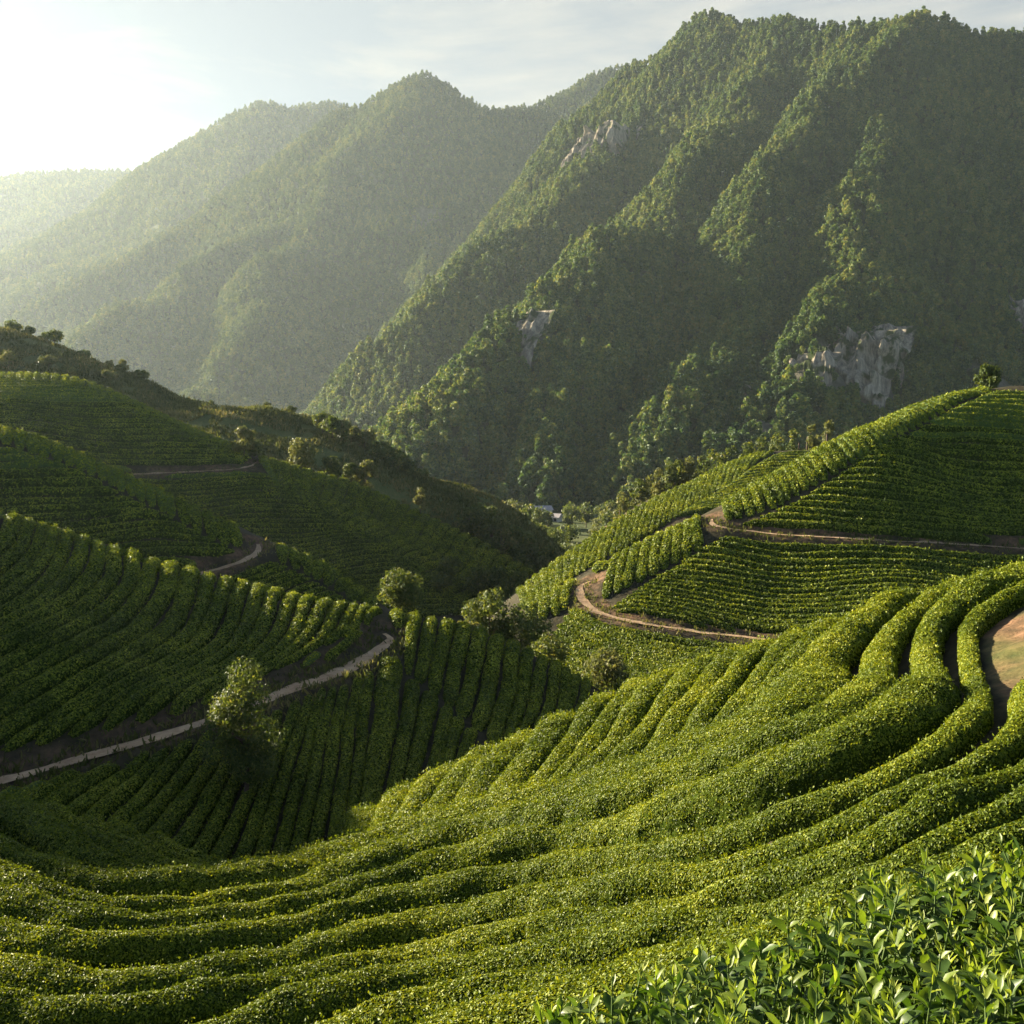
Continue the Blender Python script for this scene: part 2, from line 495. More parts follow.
add_path('D', [(110, 472), (200, 468), (245, 465), (256, 458)], 0.4, 0.8)
PATCH = cast('F', [1004, 1030, 1060, 1100, 1085, 1045, 1020, 1006], [604, 592, 588, 610, 660, 662, 650, 628])

def path_dist(xy, pth, cut=8.0):
    d = np.full(len(xy), 1e9); zc = np.zeros(len(xy))
    q, z = pth[1], pth[2]
    lo, hi = q.min(0) - cut, q.max(0) + cut
    near = np.where(((xy > lo) & (xy < hi)).all(1))[0]
    for i in range(0, len(near), 20000):
        n = near[i:i + 20000]
        D = np.linalg.norm(xy[n][:, None] - q[None], axis=2)
        j = D.argmin(1)
        d[n] = D[np.arange(len(n)), j]
        zc[n] = z[j]
    return d, zc
def in_poly(xy, poly):
    x, y = xy[:, 0], xy[:, 1]
    r = np.zeros(len(xy), bool)
    n = len(poly)
    for i in range(n):
        a, b = poly[i], poly[(i + 1) % n]
        c = ((a[1] > y) != (b[1] > y)) & (x < (b[0] - a[0]) * (y - a[1]) / (b[1] - a[1] + 1e-12) + a[0])
        r ^= c
    return r

# grid (wider with distance), heights, masks
yy = [-14.0]
while yy[-1] < 330: yy.append(yy[-1] + 0.22 + max(yy[-1], 0) * 0.0034)
GY = np.array(yy)
NU = 561
GU = np.linspace(-1, 1, NU)
def gw(y): return 26 + 0.85 * np.maximum(y, 0)
X = GU[None, :] * gw(GY)[:, None]
Y = np.repeat(GY[:, None], NU, 1)
XY = np.stack([X.ravel(), Y.ravel()], -1)
GZ, GOWN = raw_height(XY)
EARTH = np.zeros(len(XY)); GRASS = np.zeros(len(XY))
for pth in PATHS:
    d, zc = path_dist(XY, pth)
    hw, bank = pth[3], pth[4]
    own_ok = GOWN == OWN.index(pth[0])
    up = GZ > zc
    t = np.where(up, sstep(0, 1, (d - hw) / bank) ** 0.8, sstep(0, 1, (d - hw) / 1.3))
    m = (d < 6) & own_ok
    GZ = np.where(m, np.where(d < hw, zc, zc + (GZ - zc) * t), GZ)
    e = np.where(up, 1 - sstep(bank * 0.7, bank * 1.25, d - hw), 1 - sstep(0.2, 0.7, d - hw))
    EARTH = np.maximum(EARTH, np.where(m, e * (0.5 if pth[0] == 'B' else 1.0), 0))
EARTH = EARTH * np.clip(0.75 + 0.9 * fbm(with0(XY) / 1.6, 3, 31), 0, 1)
GRASS = np.where((GOWN == OWN.index('E')) | (GOWN == OWN.index('K')) | (GOWN == len(OWN)), 1.0, 0.04)
for px_, py_, r_ in ((652, 512, 3.2), (618, 516, 2.6), (664, 509, 2.2)):
    c_ = cast('Q', px_, py_)[0]
    e_ = np.linalg.norm((XY - c_) * [1, 0.6], axis=1) / r_
    EARTH = np.maximum(EARTH, 1 - sstep(0.7, 1.1, e_ + 0.3 * vnoise(with0(XY) / 1.2, 41)))
ip = in_poly(XY, cast('F', [985, 1005, 1060, 1130, 1130, 1060, 1010, 990], [606, 592, 584, 600, 690, 690, 670, 640]))
GRASS = np.where((GOWN == OWN.index('F')) & ((XY[:, 0] > 8.5 + 0.12 * XY[:, 1]) | (XY[:, 1] < 5.5)), 0.9, GRASS)
GRASS = np.where(ip, 0.8, GRASS); EARTH = np.where(ip, np.clip(0.85 + 0.7 * fbm(with0(XY) / 1.5, 3, 88), 0, 1), EARTH)
GZ = GZ + 0.06 * fbm(with0(XY) / 0.9, 3, 3) + np.where(GRASS > 0.9, 0.9 * fbm(with0(XY) / 14.0, 4, 8), 0)
GH = GZ.reshape(len(GY), NU); OWN2 = GOWN.reshape(len(GY), NU)
def ground(xy):
    xy = np.atleast_2d(xy)
    fy = np.clip(np.interp(xy[:, 1], GY, np.arange(len(GY))), 0, len(GY) - 1.001)
    fu = np.clip((xy[:, 0] / gw(xy[:, 1]) + 1) / 2 * (NU - 1), 0, NU - 1.001)
    i, j = fy.astype(int), fu.astype(int)
    a, b = fy - i, fu - j
    return (GH[i, j] * (1 - a) * (1 - b) + GH[i + 1, j] * a * (1 - b) + GH[i, j + 1] * (1 - a) * b + GH[i + 1, j + 1] * a * b)
def owner(xy):
    xy = np.atleast_2d(xy)
    i = np.clip(np.rint(np.interp(xy[:, 1], GY, np.arange(len(GY)))), 0, len(GY) - 1).astype(int)
    j = np.clip(np.rint((xy[:, 0] / gw(xy[:, 1]) + 1) / 2 * (NU - 1)), 0, NU - 1).astype(int)
    return OWN2[i, j]

def grid_quads(nr, nc):
    i = np.arange(nr - 1)[:, None] * nc + np.arange(nc - 1)[None, :]
    return np.stack([i, i + 1, i + nc + 1, i + nc], -1).reshape(-1, 4)
terr = mesh_obj('hill_terrain', np.concatenate([XY, GZ[:, None]], 1), quads=grid_quads(len(GY), NU), mats=[M_ground],
                attrs={'earth': ('POINT', EARTH), 'grass': ('POINT', GRASS)})
tag(terr, kind='structure')
# valley floor sheet out to the horizon
gx = np.concatenate([np.linspace(-4050, -600, 22)[:-1], np.linspace(-600, 700, 60), np.linspace(700, 1600, 14)[1:]])
gy = np.concatenate([np.linspace(-850, 200, 12)[:-1], np.linspace(200, 700, 40), np.linspace(700, 4850, 30)[1:]])
VX, VY = np.meshgrid(gx, gy)
vxy = np.stack([VX.ravel(), VY.ravel()], -1)
vz = BASE_Z - 4.0 + 2.0 * fbm(with0(vxy) / 90.0, 3, 6)
vg = mesh_obj('valley_ground', np.concatenate([vxy, vz[:, None]], 1), quads=grid_quads(len(gy), len(gx)), mats=[M_ground],
              attrs={'earth': ('POINT', np.zeros(len(vz))), 'grass': ('POINT', np.ones(len(vz)))})
tag(vg, kind='structure')
# ------------------------------------------------------------------ mountains with forest
def mountain_mat():
    """leaf litter and undergrowth on the slopes, grey and ochre rock where the face is bare"""
    m, nt = newmat('mountain_ground')
    L = nt.links.new
    o = N(nt, 'ShaderNodeOutputMaterial')
    geo = N(nt, 'ShaderNodeNewGeometry')
    n1 = N(nt, 'ShaderNodeTexNoise', inp={'Scale': 0.12, 'Detail': 8.0, 'Roughness': 0.65})
    mpn = N(nt, 'ShaderNodeMapping'); mpn.inputs['Scale'].default_value = (0.16, 0.16, 0.035)
    n2 = N(nt, 'ShaderNodeTexNoise', inp={'Scale': 1.0, 'Detail': 8.0, 'Roughness': 0.7})
    L(geo.outputs['Position'], n1.inputs['Vector']); L(geo.outputs['Position'], mpn.inputs['Vector']); L(mpn.outputs[0], n2.inputs['Vector'])
    g = ramp(nt, [(0.3, (0.022, 0.034, 0.010)), (0.7, (0.060, 0.072, 0.020))])
    r = ramp(nt, [(0.3, (0.05, 0.05, 0.03)), (0.52, (0.11, 0.10, 0.07)), (0.7, (0.20, 0.17, 0.12))])
    L(n1.outputs['Fac'], g.inputs['Fac']); L(n2.outputs['Fac'], r.inputs['Fac'])
    a = N(nt, 'ShaderNodeAttribute', attribute_name='rock')
    mx = N(nt, 'ShaderNodeMix', data_type='RGBA')
    L(a.outputs['Fac'], mx.inputs[0]); L(g.outputs['Color'], mx.inputs[6]); L(r.outputs['Color'], mx.inputs[7])
    pb = N(nt, 'ShaderNodeBsdfPrincipled', inp={'Roughness': 0.9, 'Specular IOR Level': 0.15})
    L(mx.outputs[2], pb.inputs['Base Color'])
    bp = N(nt, 'ShaderNodeBump', inp={'Strength': 0.8, 'Distance': 6.0})
    L(n2.outputs['Fac'], bp.inputs['Height']); L(bp.outputs[0], pb.inputs['Normal'])
    L(pb.outputs[0], o.inputs['Surface'])
    return m
M_mount = mountain_mat()

def spine_height(xy, spines, k, soft):
    """slopes falling away from ridge lines at gradient k (a little steeper low down)"""
    best = np.full(len(xy), -1e9)
    acc = np.zeros(len(xy))
    hs = []
    for sp_ in spines:
        q = smooth_poly(pts(sp_), 30.0)
        d2 = np.full(len(xy), -1e9)
        for i in range(0, len(xy), 20000):
            D = np.linalg.norm(xy[i:i + 20000][:, None] - q[None, :, :2], axis=2)
            d2[i:i + 20000] = (q[None, :, 2] - k * np.sqrt(D * D + 12 * 12) + k * 12).max(1)
        hs.append(d2)
    hs = np.stack(hs)
    m = hs.max(0)
    return m + np.log(np.exp((hs - m) / soft).sum(0)) * soft * 0.5

MOUNTS = []
MGRID = []
def mountain(name, spines, x0, x1, y0, y1, res, k, soft, amp, wl, cliffs=(), floor=BASE_Z - 4, seed=0):
    nx, ny = int((x1 - x0) / res) + 1, int((y1 - y0) / res) + 1
    MX, MY = np.meshgrid(np.linspace(x0, x1, nx), np.linspace(y0, y1, ny))
    xy = np.stack([MX.ravel(), MY.ravel()], -1)
    w = np.stack([fbm(with0(xy) / wl, 3, seed + 40), fbm(with0(xy) / wl, 3, seed + 50)], -1) * wl * 0.10
    z = spine_height(xy + w, spines, k, soft)
    up = sstep(floor, floor + 120, z)
    cq = smooth_poly(pts(spines[0]), 25.0)[:, :2]
    dcr = np.concatenate([np.linalg.norm(xy[i:i + 20000][:, None] - cq[None], axis=2).min(1) for i in range(0, len(xy), 20000)])
    up = up * (0.12 + 0.88 * sstep(0.05 * wl, 1.1 * wl, dcr))        # the skyline keeps its line
    z = z + up * amp * (ridged(with0(xy + w) / wl, 4, seed + 60) - 0.9) * 0.5
    rock = np.zeros(len(xy))
    for (px, py, d, r, drop) in cliffs:
        c = P(px, py, d)
        e = np.linalg.norm((xy - c[:2]), axis=1) / r + 0.45 * fbm(with0(xy) / (r * 0.5), 3, seed + 77)
        rk = 1 - sstep(0.75, 1.0, e)
        rock = np.maximum(rock, rk)
        z = z + rk * (ridged(with0(xy) / (r * 0.45), 3, seed + 9) - 0.9) * r * drop
    z = np.maximum(z, floor - 20 + 0 * z)
    zz = z.reshape(ny, nx)
    gx_, gy_ = np.gradient(zz, (y1 - y0) / (ny - 1), (x1 - x0) / (nx - 1))[::-1]
    nrm = np.stack([-gx_, -gy_, np.ones_like(gx_)], -1).reshape(-1, 3); nrm /= np.linalg.norm(nrm, axis=1)[:, None]
    vd = -np.concatenate([xy, z[:, None]], 1); vd /= np.linalg.norm(vd, axis=1)[:, None]
    facing = sstep(-0.25, -0.1, (nrm * vd).sum(1)) * (np.abs(xy[:, 0]) < 0.62 * xy[:, 1] + 60)      # no trees on the hidden far side
    o = mesh_obj(name, np.concatenate([xy, z[:, None]], 1), quads=grid_quads(ny, nx), mats=[M_mount],
                 attrs={'rock': ('POINT', rock), 'trees': ('POINT', np.where(z > floor - 1, (1 - 0.93 * sstep(0.3, 0.8, rock)) * facing, 0))})
    tag(o, kind='structure')
    MOUNTS.append(o)
    MGRID.append((x0, x1, y0, y1, zz))
    return o

S_crest = [(1250, 60, 1300), (1150, 40, 1280), (1024, 36, 1250), (965, 33, 1240), (920, 18, 1240), (865, 32, 1280), (790, 24, 1350), (745, 30, 1400), (705, 17, 1450), (672, 50, 1460),
           (632, 66, 1480)]
S1 = [(905, 27, 1230), (868, 80, 1130), (880, 130, 1040), (858, 190, 940), (855, 280, 800), (815, 335, 700), (790, 390, 620), (750, 430, 550), (700, 478, 495)]
S2 = [(790, 24, 1350), (760, 90, 1240), (715, 130, 1140), (680, 190, 1010), (625, 232, 900), (560, 285, 800), (520, 325, 700), (470, 375, 610), (420, 430, 540), (400, 470, 500)]
S2b = [(590, 262, 840), (600, 330, 720), (570, 390, 620), (545, 450, 530), (540, 490, 480)]
S3 = [(705, 17, 1450), (672, 60, 1400), (640, 100, 1340), (595, 132, 1290), (560, 185, 1200), (512, 215, 1130), (450, 272, 1070), (425, 310, 1030), (405, 350, 990)]
S4 = [(1150, 40, 1280), (1130, 160, 1080), (1060, 240, 900), (1020, 300, 760), (960, 350, 650), (920, 420, 560)]
S5 = [(865, 32, 1280), (800, 130, 1080), (760, 210, 930), (740, 300, 780), (700, 370, 650), (660, 440, 540), (640, 480, 490)]
mountain('forested_mountain', [S_crest, S1, S2, S2b, S3, S5], -420, 1150, 400, 1900, 6.0, 1.12, 4, 34, 120,
         cliffs=[(592, 150, 1290, 30, 0.2), (530, 340, 690, 16, 0.2), (838, 362, 660, 25, 0.2), (878, 352, 680, 14, 0.2), (748, 418, 560, 16, 0.2), (806, 380, 640, 16, 0.2), (1012, 322, 760, 22, 0.2)], seed=1)
T_crest = [(-160, 430, 1958), (-60, 372, 2012), (20, 322, 2067), (80, 282, 2121), (150, 242, 2176), (200, 217, 2230), (250, 182, 2284), (300, 141, 2339), (340, 114, 2393), (362, 107, 2393),
           (395, 90, 2393), (418, 81, 2393), (440, 90, 2393), (470, 105, 2393), (505, 112, 2448), (560, 97, 2480), (620, 70, 2520), (690, 75, 2560)]
T1 = [(340, 114, 2393), (350, 150, 2230), (312, 228, 2012), (270, 262, 1849), (262, 300, 1696), (240, 345, 1555), (205, 385, 1435), (180, 430, 1326)]
T2 = [(300, 141, 2339), (322, 208, 2121), (215, 250, 1958), (150, 300, 1795), (85, 345, 1632), (20, 400, 1501)]
T3 = [(418, 81, 2393), (430, 160, 2176), (440, 240, 1958), (420, 300, 1740), (370, 350, 1577), (330, 410, 1414)]
T4 = [(250, 182, 2284), (190, 262, 2121), (110, 318, 1958), (40, 365, 1827), (-60, 420, 1696)]
mountain('forested_mountain', [T_crest, T1, T2, T3, T4], -1650, 640, 1150, 3000, 14.0, 0.95, 9, 38, 210,
         cliffs=[(425, 175, 2000, 40, 0.15)], seed=2)
V_crest = [(-160, 330, 3099), (-80, 292, 3099), (0, 252, 3099), (60, 227, 3099), (130, 184, 3099), (160, 168, 3099), (190, 152, 3099), (215, 130, 3099), (240, 114, 3099), (265, 105, 3099), (290, 109, 3099),
           (320, 105, 3099), (345, 108, 3137), (400, 135, 3176), (500, 160, 3253)]
V1 = [(265, 105, 3099), (230, 170, 2866), (150, 225, 2633), (60, 280, 2400), (-40, 340, 2246)]
V2 = [(190, 152, 3099), (110, 210, 2905), (20, 270, 2712), (-60, 320, 2556)]
mountain('forested_mountain', [V_crest, V1, V2], -2600, 450, 2000, 3800, 20.0, 0.75, 14, 55, 330, seed=3)
U_crest = [(-400, 170, 3931), (-200, 195, 3931), (-80, 192, 3931), (0, 179, 3931), (30, 173, 3931), (65, 171, 3931), (100, 172, 3931), (130, 174, 3931), (180, 190, 3931), (300, 240, 3931)]
mountain('forested_mountain', [U_crest], -3900, 0, 3200, 4700, 24.0, 0.55, 18, 55, 400, seed=4)

def cast_mount(k, px, py):
    x0, x1, y0, y1, zz = MGRID[k]
    a, b = raydir(px, py)
    t = np.linspace(y0, y1, 3000)
    fx = np.clip((a * t - x0) / (x1 - x0) * (zz.shape[1] - 1), 0, zz.shape[1] - 1).astype(int)
    fy = np.clip((t - y0) / (y1 - y0) * (zz.shape[0] - 1), 0, zz.shape[0] - 1).astype(int)
    hit = zz[fy, fx] > b * t
    i = hit.argmax() if hit.any() else len(t) - 1
    return np.array([a * t[i], t[i], b * t[i]])
def rock_mat():
    m, nt = newmat('cliff_rock')
    L = nt.links.new
    o = N(nt, 'ShaderNodeOutputMaterial')
    geo = N(nt, 'ShaderNodeNewGeometry')
    mp_ = N(nt, 'ShaderNodeMapping'); mp_.inputs['Scale'].default_value = (0.35, 0.35, 0.07)
    n1 = N(nt, 'ShaderNodeTexNoise', inp={'Scale': 1.0, 'Detail': 9.0, 'Roughness': 0.72})
    n2 = N(nt, 'ShaderNodeTexNoise', inp={'Scale': 0.09, 'Detail': 5.0})
    L(geo.outputs['Position'], mp_.inputs['Vector']); L(mp_.outputs[0], n1.inputs['Vector']); L(geo.outputs['Position'], n2.inputs['Vector'])
    r = ramp(nt, [(0.32, (0.085, 0.072, 0.055)), (0.46, (0.22, 0.185, 0.14)), (0.58, (0.38, 0.32, 0.235)), (0.72, (0.52, 0.43, 0.31))])
    g = ramp(nt, [(0.52, (0, 0, 0)), (0.60, (1, 1, 1))])
    L(n1.outputs['Fac'], r.inputs['Fac']); L(n2.outputs['Fac'], g.inputs['Fac'])
    mx = N(nt, 'ShaderNodeMix', data_type='RGBA')
    mx.inputs[7].default_value = (0.045, 0.060, 0.020, 1)
    L(g.outputs['Color'], mx.inputs[0]); L(r.outputs['Color'], mx.inputs[6])
    pb = N(nt, 'ShaderNodeBsdfPrincipled', inp={'Roughness': 0.95, 'Specular IOR Level': 0.1})
    L(mx.outputs[2], pb.inputs['Base Color'])
    bp = N(nt, 'ShaderNodeBump', inp={'Strength': 1.0, 'Distance': 3.0})
    L(n1.outputs['Fac'], bp.inputs['Height']); L(bp.outputs[0], pb.inputs['Normal'])
    L(pb.outputs[0], o.inputs['Surface'])
    return m
M_rock = rock_mat()
def cliff(k, px, py, wpx, hpx, label, seed, out_=0.10):
    c = cast_mount(k, px, py)
    d = c[1]
    w, h = wpx / FPX * d, hpx / FPX * d
    n_ = np.array([-0.50, -0.62, 0.52]); n_ /= np.linalg.norm(n_)
    s_ = np.cross(np.array([0, 0, 1.0]), n_); s_ /= np.linalg.norm(s_)
    u_ = np.cross(n_, s_)
    g = np.linspace(-1, 1, 72)
    A, B = np.meshgrid(g, g)
    q = np.stack([A.ravel() * w / 9.0, B.ravel() * h / 34.0, np.full(A.size, seed * 3.1)], -1)
    ribs = ridged(q, 5, seed)
    ledge = np.abs(vnoise(np.stack([A.ravel() * 2.2, B.ravel() * h / 9.0, np.full(A.size, seed * 1.7)], -1), seed + 4))
    rr = np.sqrt(A.ravel() ** 2 + B.ravel() ** 2) + 0.5 * fbm(np.stack([A.ravel() * 2.2, B.ravel() * 2.2, np.full(A.size, seed * 7.7)], -1), 3, seed + 2)
    env = 1 - sstep(0.62, 1.05, rr)
    depth = w * out_ * (env * 3.2 - 2.4) + env * (ribs - 1.0) * w * 0.11 - env * ledge * w * 0.05
    V = c + A.ravel()[:, None] * s_ * w * 0.75 + B.ravel()[:, None] * u_ * h * 0.75 + depth[:, None] * n_
    o = mesh_obj('rock_cliff', V, quads=grid_quads(72, 72), mats=[M_rock], smooth=True)
    tag(o, label, 'cliff', 'bare cliffs in the mountain forest')
cliff(0, 838, 362, 70, 66, 'largest grey cliff low on the big mountain above the right hill', 1)
cliff(0, 878, 352, 38, 50, 'grey cliff to the right of the largest one', 2)
cliff(0, 748, 418, 30, 62, 'narrow grey cliff just above the belt of trees', 3, 0.2)
cliff(0, 806, 380, 30, 54, 'grey cliff to the left of the largest one', 8, 0.14)
cliff(0, 522, 345, 24, 62, 'warm sunlit cliff at the left foot of the big mountain', 4)
cliff(0, 592, 150, 42, 62, 'pale cliff high on the shoulder near the skyline', 5, 0.2)
cliff(0, 1010, 330, 30, 56, 'grey cliff at the right edge above the right hill', 6)
cliff(0, 712, 128, 22, 26, 'small pale outcrop below the highest summit', 7)
# ------------------------------------------------------------------ dirt tracks as ribbons on the cut benches
for pi, (hill, q, z, hw, bank) in enumerate(PATHS):
    tng = np.gradient(q, axis=0); tng /= np.linalg.norm(tng, axis=1)[:, None] + 1e-9
    nr = np.stack([-tng[:, 1], tng[:, 0]], -1)
    offs = np.linspace(-1, 1, 7)
    sl = np.arange(len(q)) * 0.5; tap = np.clip(np.minimum(sl, sl[-1] - sl) / 3.0, 0.25, 1)
    V = []
    wv = tap * hw * (1 + 0.28 * vnoise(with0(q) / 1.6, 5) + 0.15 * vnoise(with0(q) / 0.6, 6))
    for k in offs:
        e = q + nr * (k * wv)[:, None]
        V.append(np.concatenate([e, (np.maximum(z, ground(e)) + 0.05 - 0.035 * abs(abs(k) - 0.55) * 0 + 0.03 * vnoise(with0(e) / 0.7, 8))[:, None]], 1))
    V = np.stack(V, 1).reshape(-1, 3)
    o = mesh_obj('dirt_path', V, quads=grid_quads(len(q), 7), mats=[M_path])
    tag(o, kind='structure')

# ------------------------------------------------------------------ tea hedges: every clipped row is a thing
def leaf_quads(pos, nrm, size, rs, spread=0.55, lift=0.5, slim=0.56):
    """small folded leaf blades sitting on a surface: 4 vertices each"""
    n = len(pos)
    a = rs.normal(size=(n, 3)) * spread + nrm
    a /= np.linalg.norm(a, axis=1)[:, None]                       # blade normal
    t = rs.normal(size=(n, 3)) + np.array([0, 0, 0.9])
    t -= a * (t * a).sum(1)[:, None]
    t /= np.linalg.norm(t, axis=1)[:, None] + 1e-9
    b = np.cross(a, t)
    s = size[:, None]
    p0 = pos + a * s * 0.02
    V = np.stack([p0 - t * s * 0.5, p0 + b * s * slim * 0.6 + a * s * 0.08, p0 + t * s * 0.62 - a * s * 0.10 * lift, p0 - b * s * slim * 0.6 + a * s * 0.08], 1)
    return V.reshape(-1, 3), np.arange(n * 4).reshape(n, 4)

PROF_T = np.linspace(-1, 1, 11)
def prof(e): 
    p = np.stack([np.sign(PROF_T) * 0.52 * np.abs(np.sin(PROF_T * np.pi / 2)) ** 0.92, np.abs(np.cos(PROF_T * np.pi / 2)) ** e * 1.02], -1)
    p[0, 1] = p[-1, 1] = 0
    return p
PROF_OLD = np.array([(-0.50, 0.0), (-0.53, 0.30), (-0.52, 0.62), (-0.40, 0.88), (-0.21, 0.985), (0, 1.02), (0.21, 0.985), (0.40, 0.88), (0.52, 0.62), (0.53, 0.30), (0.50, 0.0)])
HEDGE_N = [0]
HEDGE_LEAVES = [0]
HEDGE_SPECS = []
MASS, MASS_L = [], []
def hedge(q, wid, hgt, label, group, seed, rnd_=0.55, mass=False):
    """q: ground line (n,2) evenly spaced, wid/hgt per station"""
    n = len(q)
    PROF = prof(rnd_)
    rs = np.random.RandomState(seed)
    z = ground(q)
    tn = np.gradient(q, axis=0); tn /= np.linalg.norm(tn, axis=1)[:, None] + 1e-9
    nr = np.stack([tn[:, 1], -tn[:, 0]], -1)
    dist = np.linalg.norm(np.concatenate([q, z[:, None]], 1), axis=1)
    s = np.concatenate([[0], np.cumsum(np.linalg.norm(np.diff(q, axis=0), axis=1))])
    end = np.minimum(np.minimum(s, s[-1] - s) / np.clip(0.22 * s[-1], 0.5, 1.1), 1.0)
    end = np.sqrt(np.clip(1 - (1 - end) ** 2, 0.02, 1))
    # plants along the row: slight swellings and dips
    bulge = 1 + 0.10 * vnoise(np.stack([s / 1.1, s * 0, s * 0 + seed], -1), 4) + 0.07 * vnoise(np.stack([s / 0.45, s * 0, s * 0 + seed], -1), 6)
    dip = 1 + 0.09 * vnoise(np.stack([s / 1.7, s * 0 + seed, s * 0], -1), 9)
    m = len(PROF)
    V = np.zeros((n, m, 3))
    for k, (a, b) in enumerate(PROF):
        e = q + nr * (a * wid * bulge * (0.35 + 0.65 * end))[:, None]
        V[:, k, :2] = e
        ge = ground(e)
        if b == 0: V[:, k, 2] = ge - 0.08
        else: V[:, k, 2] = ge * (1 - min(b, 1) * 0.75) + z * (min(b, 1) * 0.75) + b * hgt * dip * end
    # surface normals, then roughness along them
    du = np.gradient(V, axis=0); dv = np.gradient(V, axis=1)
    nm = np.cross(du, dv); nm /= np.linalg.norm(nm, axis=2)[..., None] + 1e-9
    if nm[:, m // 2, 2].mean() < 0: nm = -nm
    amp = 0.04 * np.clip(hgt / 0.6, 0.4, 1.3)[:, None]
    r = vnoise(V / 0.33, 2) + 0.8 * vnoise(V / 0.15, 3)
    V += nm * (amp * r)[..., None]
    dm = dist.min()
    near = dm < 190
    if mass: MASS.append((V.reshape(-1, 3), grid_quads(n, m)[:, ::-1]))
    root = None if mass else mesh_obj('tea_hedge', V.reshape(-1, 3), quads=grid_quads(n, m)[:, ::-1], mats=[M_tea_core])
    if root: tag(root, label, 'tea hedge', group)
    if near:
        A = np.linalg.norm(np.cross(V[1:, :-1] - V[:-1, :-1], V[:-1, 1:] - V[:-1, :-1]), axis=2)     # cell areas
        dc = dist[:-1]
        ls = np.clip(dc * 0.0019, 0.034, 0.20)
        cov = np.where(dc < 45, 1.5, 1.2)
        inview = np.ones(len(dc))
        az = np.abs(np.arctan2(q[:-1, 0], q[:-1, 1]))
        inview[(az > rad(30)) | (q[:-1, 1] < 3)] = 0.35
        lam = A * (inview * cov / (ls * ls * 0.40))[:, None]
        lam = lam * np.where(PROF[:-1, 1] + PROF[1:, 1] < 1.05, 0.30, 1.0)[None]      # bare stems low down
        cnt = rs.poisson(lam)
        idx = np.repeat(np.arange(cnt.size), cnt.ravel())
        i, j = idx // (m - 1), idx % (m - 1)
        u, v = rs.rand(len(idx))[:, None], rs.rand(len(idx))[:, None]
        def bl(F): return F[i, j] * (1 - u) * (1 - v) + F[i + 1, j] * u * (1 - v) + F[i, j + 1] * (1 - u) * v + F[i + 1, j + 1] * u * v
        pos, nn = bl(V), bl(nm)
        sz = ls[i] * rs.uniform(0.7, 1.35, len(i))
        pos = pos + nn * (rs.rand(len(i)) * 0.25 * sz)[:, None]
        # new shoots stand up out of the clipped top here and there
        sho = (rs.rand(len(i)) < 0.04) & (nn[:, 2] > 0.6)
        pos[sho, 2] += rs.uniform(0.02, 0.10, sho.sum()) * np.clip(ls[i][sho] / 0.04, 1, 1.6)
        nn = np.where(sho[:, None], rs.normal(size=nn.shape) * [1, 1, 0.15], nn)
        LV, LQ = leaf_quads(pos, nn, sz, rs)
        tint = np.clip(rs.beta(2.2, 3.0, len(i)) + 0.10 * nn[:, 2], 0, 1)
        HEDGE_LEAVES[0] += len(LQ)
        if mass:
            MASS_L.append((LV, tint)); return
        lf = mesh_obj('leaves', LV, quads=LQ, mats=[M_tea_leaf], parent=root, smooth=False, attrs={'tint': ('FACE', tint)})
    HEDGE_N[0] += 1
    return root

